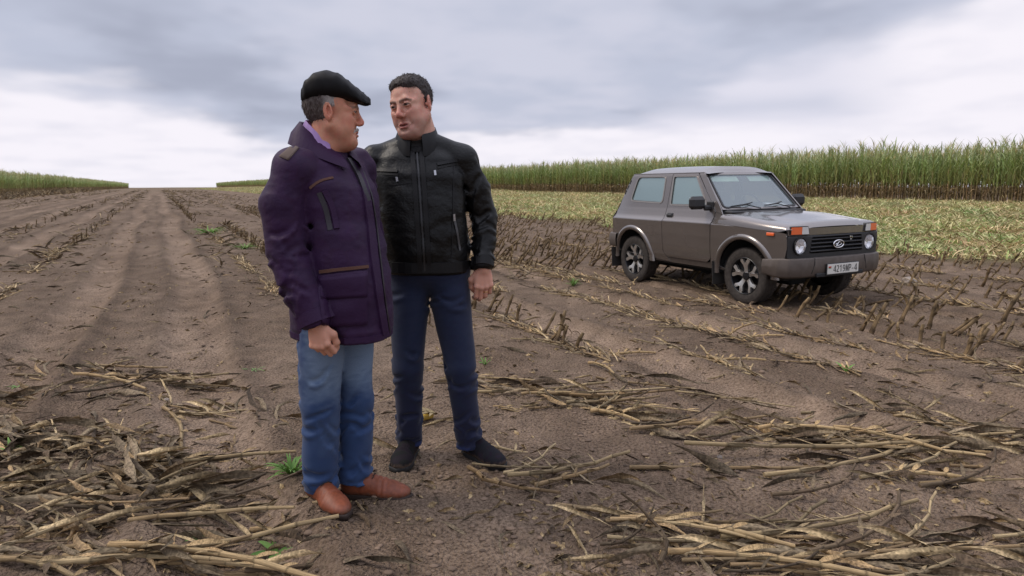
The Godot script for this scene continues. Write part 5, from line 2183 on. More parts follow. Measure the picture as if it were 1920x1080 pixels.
	obj("collar", g.mesh(), plain_p, jacket).set_meta("label", "purple fold-over jacket collar")
	g = Geo.new()
	collar(g, neck, turn, func(a: float) -> Vector3:
		var s := pow((1.0 - cos(a)) / 2.0, 1.8)
		return Vector3(sin(a) * 0.076, 1.566 - 0.125 * s, -cos(a) * 0.066 - 0.008 + 0.022 * s), func(a: float) -> Vector3:
		var s := pow((1.0 - cos(a)) / 2.0, 1.8)
		return Vector3(sin(a) * 0.092, 1.50 - 0.13 * s, -cos(a) * 0.09 - 0.012 + 0.022 * s), 2.4, 0.003)
	obj("shirt_collar", g.mesh(), mat(lin(0.30, 0.19, 0.40), 0.8), man)
	# placket, zip, snaps
	strip("placket", f, [Vector3(-0.583, 1.40, -2.56) + up, Vector3(-0.556, 1.30, -2.58) + up, Vector3(-0.545, 1.18, -2.59) + up, Vector3(-0.530, 1.02, -2.58) + up, Vector3(-0.515, 0.88, -2.58) + up, Vector3(-0.497, 0.745, -2.58) + up], 0.042, 0.008, plain_p, jacket, at)
	strip("lining", f, [Vector3(-0.612, 1.415, -2.56) + up, Vector3(-0.578, 1.35, -2.58) + up, Vector3(-0.548, 1.26, -2.58) + up], 0.026, 0.009, zip_m, jacket, at)
	strip("zip", f, [Vector3(-0.558, 1.37, -2.56) + up, Vector3(-0.534, 1.28, -2.59) + up, Vector3(-0.523, 1.18, -2.6) + up, Vector3(-0.507, 1.02, -2.59) + up, Vector3(-0.495, 0.88, -2.59) + up, Vector3(-0.479, 0.745, -2.59) + up], 0.009, 0.004, zip_m, jacket, at)
	for p in [[-0.528, 1.06], [-0.512, 0.87]]:
		button("snap", f, Vector3(p[0], p[1], -2.58) + up, 0.006, steel, jacket, at)
	# brown patch on the shoulder
	g = Geo.new()
	var dir := (Vector3(-0.83, 1.46, -2.58) - Vector3(0, 1.313, 0)).normalized()
	patch(g, f, [Vector3(-0.801, 1.493 + d, -2.600), Vector3(-0.783, 1.482 + d, -2.600), Vector3(-0.834, 1.413 + d, -2.560), Vector3(-0.865, 1.426 + d, -2.560)], dir, 0.004, 6, 8)
	for k in g.v.size():
		g.v[k] -= at
	obj("shoulder_patch", g.mesh(), patch_m, jacket)
	# breast pocket and lower pocket on his right side
	strip("pocket_trim", f, [Vector3(-0.742, 1.308, -2.5) + up, Vector3(-0.705, 1.335, -2.5) + up, Vector3(-0.655, 1.345, -2.5) + up], 0.010, 0.005, trim_m, jacket, at)
	strip("pocket_welt", f, [Vector3(-0.688, 1.300, -2.5) + up, Vector3(-0.660, 1.24, -2.5) + up, Vector3(-0.648, 1.16, -2.5) + up], 0.022, 0.007, plain_p, jacket, at)
	strip("pocket_opening", f, [Vector3(-0.708, 1.292, -2.5) + up, Vector3(-0.684, 1.23, -2.5) + up, Vector3(-0.672, 1.155, -2.5) + up], 0.020, 0.002, zip_m, jacket, at)
	g = Geo.new()
	dir = (Vector3(-0.63, 0.90, -2.5) - Vector3(0, 1.313, 0)).normalized()
	patch(g, f, [Vector3(-0.725, 0.985 + d, -2.50), Vector3(-0.542, 1.005 + d, -2.50), Vector3(-0.548, 0.800 + d, -2.50), Vector3(-0.715, 0.790 + d, -2.50)], dir, 0.007, 12, 12)
	for k in g.v.size():
		g.v[k] -= at
	var pocket := obj("pocket", g.mesh(), plain_p, jacket)
	strip("pocket_trim", f, [Vector3(-0.715, 1.000, -2.5) + up, Vector3(-0.63, 1.010, -2.5) + up, Vector3(-0.540, 1.018, -2.5) + up], 0.013, 0.010, trim_m, jacket, at)
	g = Geo.new()
	patch(g, f, [Vector3(-0.722, 0.975 + d, -2.50), Vector3(-0.545, 0.995 + d, -2.50), Vector3(-0.548, 0.905 + d, -2.50), Vector3(-0.718, 0.895 + d, -2.50)], dir, 0.011, 12, 6)
	for k in g.v.size():
		g.v[k] -= at
	obj("pocket_flap", g.mesh(), plain_p, pocket)
	button("pocket_button", f, Vector3(-0.628, 0.948, -2.5) + up, 0.0095, mat(lin(0.75, 0.73, 0.78), 0.3), jacket, at)
	band_round("hem", f, Vector3(-0.69, 0.742 + d, -2.65), Vector3.UP, 0.235, 0.022, 0.004, plain_p, jacket, at)
	band_round("cuff", f, wr - ax * 0.022, ax, 0.078, 0.05, 0.004, plain_p, jacket, at)


func build_man_in_leather() -> void:
	var at := Vector3(-0.39, land(-0.39, 3.12), -3.12)
	var man := thing("person", "dark haired man in black leather jacket and dark jeans facing the camera", "person", at)
	var d := at.y
	var up := Vector3(0, d, 0)
	var turn := deg_to_rad(4.0)
	var B := Basis(Vector3.UP, turn)
	var o := {"jaw": 1.08, "chins": 0.8, "mz": -0.004, "nose": -0.003, "open": 0.003, "lines": false, "hairline": true, "skin": Vector3(0.57, 0.325, 0.24), "red": Vector3(0.54, 0.20, 0.155), "brow": Vector3(0.085, 0.05, 0.036), "gaze": Vector3(-0.25, -0.12, 1.0), "beard": Vector3(0.80, 0.82, 0.86), "lip": Vector3(0.36, 0.12, 0.10)}
	var hx := Transform3D(Basis(Vector3.UP, deg_to_rad(-27.0)) * Basis(Vector3.BACK, deg_to_rad(8.5)) * Basis(Vector3.RIGHT, 0.10), Vector3(-0.446, 1.674, -3.085) + up - at)
	hx.basis = hx.basis.scaled_local(Vector3(1.05, 1.07, 1.04))
	var hf := head_field(o)
	var g := Geo.new()
	hf.net(g, hx, skin_paint(o))
	var hp := cloth_paint(Vector3(0.55, 0.285, 0.205), 0.25)
	var wr := Vector3(-0.133, 0.955, -3.065) + up
	var fd := Vector3(0.03, -0.99, 0.06).normalized()
	var dors := Vector3(0.28, 0, 0.96)
	dors = (dors - fd * dors.dot(fd)).normalized()
	var side := (-fd).cross(dors)
	var hd := hand_field(0.62)
	var hand := Transform3D(Basis(-side, -fd, dors).scaled_local(Vector3.ONE * 1.10), wr - at)
	hd.net(g, hand, hp)
	var wl := Vector3(-0.60, 0.97, -3.22) + up
	hd.net(g, Transform3D(Basis(Vector3.RIGHT, Vector3.UP, Vector3.BACK), wl - at), hp)
	var sh_l := Vector3(-0.228, 1.435, -3.14) + up
	var el_l := Vector3(-0.130, 1.18, -3.165) + up
	var sh_r := Vector3(-0.628, 1.425, -3.13) + up
	var el_r := Vector3(-0.655, 1.17, -3.22) + up
	var hip_r := Vector3(-0.474, 0.92, -3.12) + up
	var hip_l := Vector3(-0.302, 0.92, -3.12) + up
	var kn_r := Vector3(-0.490, 0.475, -3.09) + up
	var kn_l := Vector3(-0.240, 0.48, -3.075) + up
	var an_r := Vector3(-0.503, 0.10, -3.17) + up
	var an_l := Vector3(-0.208, 0.10, -3.13) + up
	var bf := Field.new(Vector3(-0.80, 0.0, -3.42) + up, Vector3(0.02, 1.7, -2.90) + up, 0.02)
	bf.chain([Vector3(-0.43, 1.56, -3.12) + up, Vector3(-0.42, 1.40, -3.13) + up, Vector3(-0.40, 1.08, -3.12) + up, Vector3(-0.39, 0.93, -3.12) + up], [0.055, 0.085, 0.09, 0.075], 0.03)
	bf.chain([sh_l, el_l, wr], [0.042, 0.034, 0.026], 0.03)
	bf.chain([sh_r, el_r, wl], [0.042, 0.034, 0.026], 0.03)
	bf.chain([hip_r, kn_r, an_r], [0.06, 0.045, 0.034], 0.03)
	bf.chain([hip_l, kn_l, an_l], [0.06, 0.045, 0.034], 0.03)
	bf.net(g, Transform3D(Basis.IDENTITY, -at), hp)
	obj("body", g.mesh(), M.skin, man)
	# short dark hair
	var f := Field.new(Vector3(-0.1, -0.075, -0.14), Vector3(0.1, 0.15, 0.12), 0.003)
	f.ell(Vector3(0, 0.043, -0.020), Vector3(0.0805, 0.0885, 0.1035), 0.001)
	f.ell(Vector3(0.0, 0.084, 0.036), Vector3(0.060, 0.030, 0.047), 0.025)
	f.ell(Vector3(0, -0.022, 0.112), Vector3(0.066, 0.106, 0.070), 0.014, Basis.IDENTITY, true)
	for s in [-1.0, 1.0]:
		f.ell(Vector3(s * 0.062, 0.035, 0.075), Vector3(0.026, 0.034, 0.036), 0.014, Basis.IDENTITY, true)
		f.ell(Vector3(s * 0.088, -0.030, 0.010), Vector3(0.028, 0.046, 0.040), 0.006, Basis.IDENTITY, true)
	f.ell(Vector3(0, -0.115, 0.02), Vector3(0.2, 0.06, 0.15), 0.008, Basis.IDENTITY, true)
	f.shift(Vector3(-0.1, -0.08, -0.14), Vector3(0.1, 0.15, 0.12), func(p: Vector3) -> float: return 0.0026 * noise_c.get_noise_3d(p.x * 95.0, p.y * 40.0, p.z * 30.0) + 0.002 * noise_a.get_noise_3d(p.x * 40.0, p.y * 40.0, p.z * 40.0))
	g = Geo.new()
	f.net(g, hx, func(p: Vector3, _n: Vector3) -> Color:
		var t := 0.018 + 0.018 * noise_c.get_noise_3d(p.x * 150.0, p.y * 60.0, p.z * 60.0) + 0.02 * smoothstep(0.03, 0.0, p.y)
		return Color(t * 1.1, t * 0.8, t * 0.7))
	strands(g, 1400, 0.017, hx.basis, 8)
	obj("hair", g.mesh(), M.hair, man)

	# jeans
	f = Field.new(Vector3(-0.64, 0.02, -3.32) + up, Vector3(-0.08, 1.06, -2.93) + up, 0.0088)
	f.chain([hip_r, kn_r, an_r + Vector3(0, -0.03, 0)], [0.102, 0.070, 0.060], 0.02, 0.006, noise_w, 5.0, 0.8)
	creases(f, hip_r, kn_r, 0.102, 0.070, 8, 0.2, 1.0, 0.007, 13)
	creases(f, kn_r, an_r, 0.070, 0.060, 10, 0.0, 0.35, 0.008, 14)
	creases(f, kn_r, an_r, 0.070, 0.060, 14, 0.55, 1.0, 0.009, 15, 0.3)
	f.chain([hip_l, kn_l, an_l + Vector3(0, -0.03, 0)], [0.104, 0.072, 0.062], 0.02, 0.006, noise_w, 5.0, 0.8)
	creases(f, hip_l, kn_l, 0.104, 0.072, 8, 0.2, 1.0, 0.007, 16)
	creases(f, kn_l, an_l, 0.072, 0.062, 10, 0.0, 0.35, 0.008, 17)
	creases(f, kn_l, an_l, 0.072, 0.062, 14, 0.55, 1.0, 0.009, 18, 0.3)
	f.ell(Vector3(-0.388, 0.955, -3.12) + up, Vector3(0.19, 0.11, 0.135), 0.04)
	for q in [[an_r, 0.0], [an_l, 3.0]]:
		var c: Vector3 = q[0]
		f.shift(c + Vector3(-0.12, -0.08, -0.12), c + Vector3(0.12, 0.30, 0.12), func(p: Vector3) -> float:
			return 0.001 * sin((p.y - d) * 85.0 + p.x * 25.0 + noise_a.get_noise_3d(p.x * 9.0, p.y * 9.0 + q[1], p.z * 9.0) * 6.0) * smoothstep(0.30, 0.10, p.y - d))
		f.span(c + Vector3(-0.13, -0.2, -0.13), c + Vector3(0.13, -0.02, 0.13), 0.0)
		for z in range(f.z0, f.z1 + 1):
			for y in range(f.y0, f.y1 + 1):
				for x in range(f.x0, f.x1 + 1):
					var i := (z * f.ny + y) * f.nx + x
					f.d[i] = maxf(f.d[i], d + 0.072 - (f.lo.y + y * f.h))
	g = Geo.new()
	f.net(g, Transform3D(Basis.IDENTITY, -at), func(p: Vector3, n: Vector3) -> Color:
		var y := p.y - d
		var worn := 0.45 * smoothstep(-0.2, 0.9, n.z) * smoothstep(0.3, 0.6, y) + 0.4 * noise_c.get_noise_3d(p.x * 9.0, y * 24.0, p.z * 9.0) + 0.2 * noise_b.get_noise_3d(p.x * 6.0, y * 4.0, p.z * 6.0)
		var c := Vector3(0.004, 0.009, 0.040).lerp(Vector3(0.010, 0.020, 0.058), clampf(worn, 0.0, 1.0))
		if y < 0.086:
			c = c * 2.2
		return Color(c.x, c.y, c.z))
	obj("jeans", g.mesh(), M.denim, man)
	var suede := vmat(0.85)
	suede.metallic_specular = 0.25
	var sole := mat(lin(0.012, 0.011, 0.011), 0.8)
	shoe(man, Vector3(-0.498, land(-0.50, 3.2) - 0.003, -3.225), Vector3(-0.533, land(-0.52, 3.0) - 0.003, -2.960), Vector3(0.016, 0.014, 0.016), sole, suede, false)
	shoe(man, Vector3(-0.230, land(-0.2, 3.15) - 0.003, -3.185), Vector3(-0.040, land(-0.05, 3.0) - 0.003, -2.985), Vector3(0.015, 0.013, 0.018), sole, suede, false)

	# leather jacket
	f = Field.new(Vector3(-0.79, 0.90, -3.34) + up, Vector3(-0.03, 1.64, -2.90) + up, 0.0085)
	f.loft([[0.925, 0.010, 0.0, 0.190, 0.146], [0.985, 0.008, 0.0, 0.194, 0.150], [1.02, 0.004, 0.002, 0.200, 0.156], [1.12, 0.0, 0.004, 0.196, 0.156], [1.24, -0.012, 0.002, 0.203, 0.152], [1.36, -0.02, -0.005, 0.215, 0.140], [1.44, -0.025, -0.015, 0.190, 0.112], [1.50, -0.028, -0.02, 0.115, 0.088], [1.55, -0.03, -0.01, 0.078, 0.076]], Vector3(-0.40, d, -3.12), B, 2.5, 0.02, 0.007, noise_w, Vector3(5, 8, 5))
	f.chain([sh_l, Vector3(-0.172, 1.31, -3.155) + up, el_l, Vector3(-0.127, 1.07, -3.120) + up, wr + Vector3(0.0, 0.022, 0)], [0.072, 0.069, 0.062, 0.057, 0.049], 0.007, 0.005, noise_w, 5.0, 1.2)
	creases(f, sh_l, el_l, 0.072, 0.062, 9, 0.3, 1.0, 0.009, 31, 0.7)
	creases(f, el_l, wr, 0.062, 0.050, 14, 0.0, 0.85, 0.008, 32, 0.5)
	var ax := (wr - el_l).normalized()
	f.cone(wr + ax * 0.078, wr + ax * 0.16, 0.07, 0.07, 0.004, 0.0, null, 8.0, 3.5, true)
	f.chain([sh_r, el_r, wl + Vector3(0, 0.02, 0)], [0.075, 0.067, 0.052], 0.02, 0.010, noise_w, 6.5, 3.6)
	f.cone(sh_l + Vector3(-0.005, 0.008, 0), Vector3(-0.37, 1.515, -3.13) + up, 0.066, 0.05, 0.03)
	f.cone(sh_r + Vector3(0.005, 0.008, 0), Vector3(-0.47, 1.51, -3.13) + up, 0.066, 0.05, 0.03)
	f.shift(Vector3(-0.70, 0.98, -3.3) + up, Vector3(-0.04, 1.42, -2.9) + up, func(p: Vector3) -> float:
		return 0.0035 * noise_c.get_noise_3d(p.x * 11.0 + p.y * 6.0, p.y * 15.0, p.z * 11.0))
	g = Geo.new()
	f.net(g, Transform3D(Basis.IDENTITY, -at), cloth_paint(Vector3(0.0055, 0.0053, 0.0058), 0.2))
	var leather := vmat(0.50)
	leather.metallic_specular = 0.36
	leather.heightmap_enabled = true
	leather.heightmap_texture = noise_tex(512, 0.03, 33, 5)
	leather.heightmap_scale = 0.14
	leather.uv1_triplanar = true
	leather.uv1_scale = Vector3.ONE * 4.0
	leather.roughness_texture = noise_tex(256, 0.03, 35, 4, [Color(0.75, 0.75, 0.75), Color(1, 1, 1)])
	var jacket := obj("leather_jacket", g.mesh(), leather, man)
	var lea := mat(lin(0.0055, 0.0053, 0.0058), 0.48)
	lea.metallic_specular = 0.36
	var gap := mat(lin(0.004, 0.004, 0.004), 0.8)
	var steel := mat(lin(0.42, 0.42, 0.44), 0.3, 0.9)
	g = Geo.new()
	collar(g, Vector3(-0.428, d, -3.125) - at, turn, func(a: float) -> Vector3:
		var s := pow((1.0 - cos(a)) / 2.0, 1.1)
		return Vector3(sin(a) * 0.083, 1.602 - 0.058 * s, -cos(a) * 0.084 + 0.006), func(a: float) -> Vector3:
		var s := pow((1.0 - cos(a)) / 2.0, 1.1)
		return Vector3(sin(a) * 0.098, 1.510 - 0.062 * s, -cos(a) * 0.098 + 0.006), 2.86, 0.006)
	obj("stand_collar", g.mesh(), lea, jacket)
	g = Geo.new()
	collar(g, Vector3(-0.428, d, -3.12) - at, turn, func(a: float) -> Vector3: return Vector3(sin(a) * 0.066, 1.535 - 0.04 * (1.0 - cos(a)) / 2.0, -cos(a) * 0.070 + 0.006), func(a: float) -> Vector3: return Vector3(sin(a) * 0.075, 1.47, -cos(a) * 0.08 + 0.006), 3.14, 0.003)
	obj("dark_shirt", g.mesh(), mat(lin(0.010, 0.010, 0.011), 0.9), man)
	var zip_line := [Vector3(-0.415, 1.475, -3.0) + up, Vector3(-0.405, 1.35, -2.98) + up, Vector3(-0.397, 1.20, -2.97) + up, Vector3(-0.390, 1.06, -2.97) + up, Vector3(-0.386, 0.94, -2.97) + up]
	strip("zip", f, zip_line, 0.008, 0.006, mat(lin(0.045, 0.045, 0.047), 0.4, 0.8), jacket, at)
	for s in [-1.0, 1.0]:
		var l := []
		for p in zip_line:
			l.append(p + Vector3(s * 0.020, 0, 0))
		strip("zip_facing", f, l, 0.022, 0.007, lea, jacket, at)
	# slanting breast zips with pulls, seams of the yoke, side pocket zips
	for q in [[[-0.610, 1.377, -0.500, 1.372], -0.505, 1.355], [[-0.328, 1.400, -0.238, 1.420], -0.338, 1.382]]:
		var a: Array = q[0]
		strip("breast_zip", f, [Vector3(a[0], a[1], -3.0) + up, Vector3(a[2], a[3], -3.0) + up], 0.012, 0.003, gap, jacket, at)
		strip("pocket_welt", f, [Vector3(a[0], a[1] + 0.014, -3.0) + up, Vector3(a[2], a[3] + 0.014, -3.0) + up], 0.016, 0.007, lea, jacket, at)
		strip("zip_pull", f, [Vector3(q[1], q[2] + 0.006, -3.0) + up, Vector3(q[1] + 0.002, q[2] - 0.014, -3.0) + up], 0.010, 0.007, steel, jacket, at)
	strip("yoke_seam", f, [Vector3(-0.620, 1.335, -3.0) + up, Vector3(-0.53, 1.325, -3.0) + up, Vector3(-0.43, 1.34, -3.0) + up], 0.006, 0.0025, lea, jacket, at)
	strip("yoke_seam", f, [Vector3(-0.376, 1.345, -3.0) + up, Vector3(-0.30, 1.365, -3.0) + up, Vector3(-0.235, 1.40, -3.0) + up], 0.006, 0.0025, lea, jacket, at)
	strip("panel_seam", f, [Vector3(-0.255, 1.41, -3.0) + up, Vector3(-0.262, 1.2, -3.0) + up, Vector3(-0.27, 1.0, -3.0) + up], 0.006, 0.0025, lea, jacket, at)
	strip("side_zip", f, [Vector3(-0.258, 1.195, -2.98) + up, Vector3(-0.243, 1.12, -2.98) + up, Vector3(-0.232, 1.04, -2.98) + up], 0.012, 0.004, mat(lin(0.08, 0.08, 0.085), 0.35, 0.7), jacket, at)
	strip("zip_pull", f, [Vector3(-0.258, 1.20, -2.98) + up, Vector3(-0.256, 1.17, -2.98) + up], 0.011, 0.008, steel, jacket, at)
	band_round("waistband", f, Vector3(-0.39, 0.962 + d, -3.12), Vector3.UP, 0.218, 0.052, 0.005, lea, jacket, at)
	band_round("cuff", f, wr - ax * 0.022, ax, 0.070, 0.045, 0.003, lea, jacket, at)
	# ring on a finger of the hanging hand
	g = Geo.new()
	var rg := []
	for k in 17:
		var a := TAU * k / 16
		rg.append(hand * (Vector3(-0.0105, -0.104, -0.010) + Vector3(cos(a) * 0.0108, 0, sin(a) * 0.0108)))
	tube(g, rg, [0.0022], 5, Color.WHITE, [], 1.0, false)
	obj("finger_ring", g.mesh(), mat(lin(0.75, 0.52, 0.2), 0.2, 1.0), man)


# ---------------------------------------------------------------- cut stalks, straw and weeds
# a piece of dry stalk along +x from the origin, length 1 m when unscaled, with joints; bend lifts its middle
func stalk_piece(s: int, rad: float, bend: float, pale: Color, grey: Color, sides := 7) -> ArrayMesh:
	var r := RandomNumberGenerator.new()
	r.seed = s
	var g := Geo.new()
	var pts := []
	var rr := []
	var cc := []
	var p := Vector3.ZERO
	var yaw := r.randfn(0.0, bend)
	var n := 6
	for k in n:          # straight between the joints, a little kinked at each
		var d := Vector3(cos(yaw), r.randfn(0.0, 0.02), sin(yaw)).normalized()
		var step := 1.0 / n
		var tone := pale.lerp(grey, r.randf_range(0.0, 0.9))
		for t in [0.0, 0.06, 0.5, 0.94]:
			pts.append(p + d * step * t)
			rr.append(rad * lerpf(1.1, 0.78, (k + t) / n) * (1.22 if t == 0.0 and k > 0 else (1.06 if t == 0.06 else 0.96)) * r.randf_range(0.95, 1.05))
			cc.append(tone * 0.45 if t == 0.0 and k > 0 else tone * r.randf_range(0.85, 1.1))
		p += d * step
		yaw += r.randfn(0.0, bend * 2.5)
	tube(g, pts, rr, sides, pale, cc, 0.8)
	for k in 4:          # torn sheaths still on the stalk
		var c := pale.lerp(grey, r.randf())
		var at: Vector3 = pts[4 * (k + 1)]
		blade(g, at + Vector3(0, rad * 0.6, 0), r.randfn(0.0, 0.35) + (PI if r.randf() < 0.3 else 0.0), r.randf_range(0.08, 0.2), 0.024, r.randf_range(0.0, 0.4), r.randf_range(0.0, 0.8), c, c * 0.8, 4, r.randf_range(-1.5, 1.5))
	return g.mesh()


# a dead leaf lying along +x, curled and twisted
func dead_leaf(s: int, length: float, width: float, col: Color, col2: Color) -> ArrayMesh:
	var r := RandomNumberGenerator.new()
	r.seed = s
	var g := Geo.new()
	var rows := [[], [], [], [], []]
	var cols := [[], [], [], [], []]
	var p := Vector3.ZERO
	var yaw := r.randf_range(-0.3, 0.3)
	var pitch := r.randf_range(0.0, 0.4)
	var tw := r.randf_range(-0.5, 0.5)
	var dt := r.randf_range(-0.25, 0.25)
	var dy := r.randf_range(-0.16, 0.16)
	var n := 12
	for k in n + 1:
		var t := float(k) / n
		var d := Vector3(cos(yaw) * cos(pitch), sin(pitch), sin(yaw) * cos(pitch))
		var side := Vector3.UP.cross(d).normalized().rotated(d, tw)
		var up := d.cross(side)
		var w := width * 0.5 * sin(clampf(t * 0.92 + 0.08, 0, 1) * PI) * (1.0 + 0.15 * sin(t * 20.0 + s))
		w = maxf(w, width * 0.06)
		var fold := 0.55 + 0.4 * sin(t * 5.0 + s)
		for j in 5:
			var q := (j - 2) / 2.0
			rows[j].append(p + side * w * q * (1.0 - 0.25 * absf(fold)) - up * w * absf(q) * fold * 0.8 + up * w * 0.12 * sin(j * 2.0 + k * 1.7 + s))
			var c := col.lerp(col2, clampf(0.5 + 0.5 * sin(t * 6.0 + s + j), 0, 1) * r.randf_range(0.6, 1.0))
			cols[j].append(c * (1.25 if j == 2 else 1.0))
		p += d * length / n
		yaw += dy + r.randf_range(-0.1, 0.1)
		tw += dt
		pitch -= r.randf_range(-0.02, 0.12)
	g.grid(rows, col, false, cols)
	return g.mesh()


func stump_mesh(s: int, h: float) -> ArrayMesh:
	var r := RandomNumberGenerator.new()
	r.seed = s
	var g := Geo.new()
	var brown := Color(0.20, 0.135, 0.075)
	var straw := Color(0.38, 0.28, 0.155)
	var pts := []
	var rr := []
	var cc := []
	for k in 9:
		var t := k / 8.0
		pts.append(Vector3(0.012 * sin(t * 3.0 + s), h * t - 0.03, 0.01 * sin(t * 4.0 + s * 2.0)))
		var joint := k == 2 or k == 6
		rr.append(0.0125 * (1.3 if joint else 1.0) * lerpf(1.15, 0.9, t))
		cc.append((brown.lerp(straw, clampf(t * r.randf_range(0.3, 1.3), 0, 1))) * (0.5 if joint else 1.0))
	cc[8] = Color(0.36, 0.28, 0.17)
	tube(g, pts, rr, 7, straw, cc)
	for k in 1 + s % 3:
		var c := straw.lerp(Color(0.20, 0.15, 0.09), r.randf())
		blade(g, Vector3(0, h * r.randf_range(0.15, 0.6), 0), r.randf() * TAU, r.randf_range(0.08, 0.2), 0.026, 1.1, r.randf_range(2.0, 4.0), c, c * 0.85, 5, r.randf_range(-1.5, 1.5))
	for k in 4:       # brace roots at the foot
		var a := k * TAU / 4.0 + r.randf()
		tube(g, [Vector3(0, 0.025, 0), Vector3(cos(a) * 0.03, -0.02, sin(a) * 0.03)], [0.004, 0.003], 4, brown)
	return g.mesh()


func spot(px: float, pz: float, lift := 0.0) -> Vector3:
	return Vector3(px, ground_at(px, pz) + lift, pz)


func build_stubble() -> void:
	var r := RandomNumberGenerator.new()
	r.seed = 21
	var kinds := []
	for k in 6:
		kinds.append(stump_mesh(k + 1, [0.20, 0.26, 0.30, 0.23, 0.28, 0.17][k]))
	var near := []
	var far := [[[], []], [[], []], [[], []], [[], []], [[], []], [[], []]]
	# rows: across position, from, to, chance that a stump still stands, lean along x (to the right), lean along the row
	var rows := [[2.92, 4.3, 7.6, 0.85, 0.42, 0.1], [2.2, 5.6, 7.6, 0.5, 0.3, 0.1], [1.75, 11.0, 22.0, 0.9, 0.1, 0.05], [1.0, 24.0, 60.0, 0.3, 0.2, 0.0], [-1.6, 14.0, 60.0, 0.10, 0.1, 0.0], [-3.3, 17.0, 60.0, 0.12, 0.1, 0.0],
		[3.7, 8.6, 40.0, 0.6, 0.5, 0.1], [4.4, 9.0, 40.0, 0.65, 0.5, 0.1], [5.2, 9.2, 40.0, 0.7, 0.5, 0.1], [5.9, 2.2, 5.0, 0.8, 0.7, 0.15], [5.9, 9.0, 40.0, 0.7, 0.5, 0.1],
		[6.65, 1.4, 5.6, 0.75, 0.75, 0.15], [6.65, 9.0, 40.0, 0.75, 0.5, 0.1], [7.0, 4.6, 8.6, 0.8, 0.6, 0.2], [7.4, 0.6, 5.0, 0.6, 0.7, 0.2], [7.4, 8.6, 44.0, 0.8, 0.5, 0.1], [8.15, 0.6, 44.0, 0.62, 0.65, 0.2], [8.9, 0.6, 44.0, 0.62, 0.65, 0.2], [9.65, 0.6, 46.0, 0.62, 0.65, 0.2], [10.4, 0.6, 46.0, 0.62, 0.6, 0.2], [11.15, 0.6, 48.0, 0.62, 0.6, 0.2], [11.9, 0.6, 48.0, 0.7, 0.6, 0.2], [12.6, 0.6, 48.0, 0.5, 0.6, 0.2]]
	for row in rows:
		var u: float = row[1]
		while u < row[2]:
			u += r.randf_range(0.10, 0.20)
			if r.randf() > row[3]:
				continue
			var p := at_uv(u, row[0] + r.randfn(0.0, 0.035))
			if absf(p.x) > p.y * 0.9 + 0.6:
				continue
			var b := Basis(Vector3.BACK, -clampf(r.randfn(row[4], 0.22), -0.5, 1.25)) * Basis(Vector3.RIGHT, r.randfn(-row[5], 0.22)) * Basis(Vector3.UP, r.randf() * TAU)
			var s := r.randf_range(0.7, 1.2) * (0.85 if row[0] < 2.5 else (1.25 if row[0] > 5.5 and row[0] < 8.0 else 1.05))
			var t := r.randf_range(0.6, 1.15)
			var xf := Transform3D(b.scaled(Vector3.ONE * s), spot(p.x, -p.y))
			near.append([Vector2(p.x, p.y).length(), r.randi() % 6, xf, Color(t, t * 0.97, t * 0.93), row[0]])
	near.sort_custom(func(a: Array, b: Array) -> bool: return a[0] < b[0])
	var mats := []
	for k in 4:
		var m := (M.dry as StandardMaterial3D).duplicate() as StandardMaterial3D
		var t := 0.72 + 0.13 * k
		m.albedo_color = lin(t, t * 0.97, t * 0.93)
		mats.append(m)
	for k in near.size():
		var q: Array = near[k]
		if k < 230:
			var o := obj("maize_stump", kinds[q[1]], mats[k % 4], null)
			o.transform = q[2]
			var where := "between men and car" if q[4] < 5.0 else ("beside the parked car" if q[4] < 7.6 else "beyond the parked car")
			if q[4] < 2.0:
				where = "left of the man in purple"
			var tip: Vector3 = (q[2] as Transform3D).basis.y.normalized()
			var pose := "upright" if tip.y > 0.93 else ("steeply leaning" if tip.y > 0.75 else ("slanting" if tip.y > 0.5 else "nearly flat"))
			var way := "" if tip.y > 0.93 else (" to the right" if tip.x > 0.0 else " to the left")
			var tall := "short" if q[1] in [0, 5] else ("tall" if q[1] in [2, 4] else "medium")
			var tone: String = ["dark brown", "brown", "straw brown", "pale"][k % 4]
			tag(o, "%s %s maize stump%s %s" % [tall + " " + tone, pose, way, where], "maize stump", "cut maize stumps standing " + where)
		else:
			far[q[1]][0].append(q[2])
			far[q[1]][1].append(q[3])
	field_of("maize_stubble", far, kinds, M.dry, "rows of cut brown maize stumps in the middle distance", "stubble")


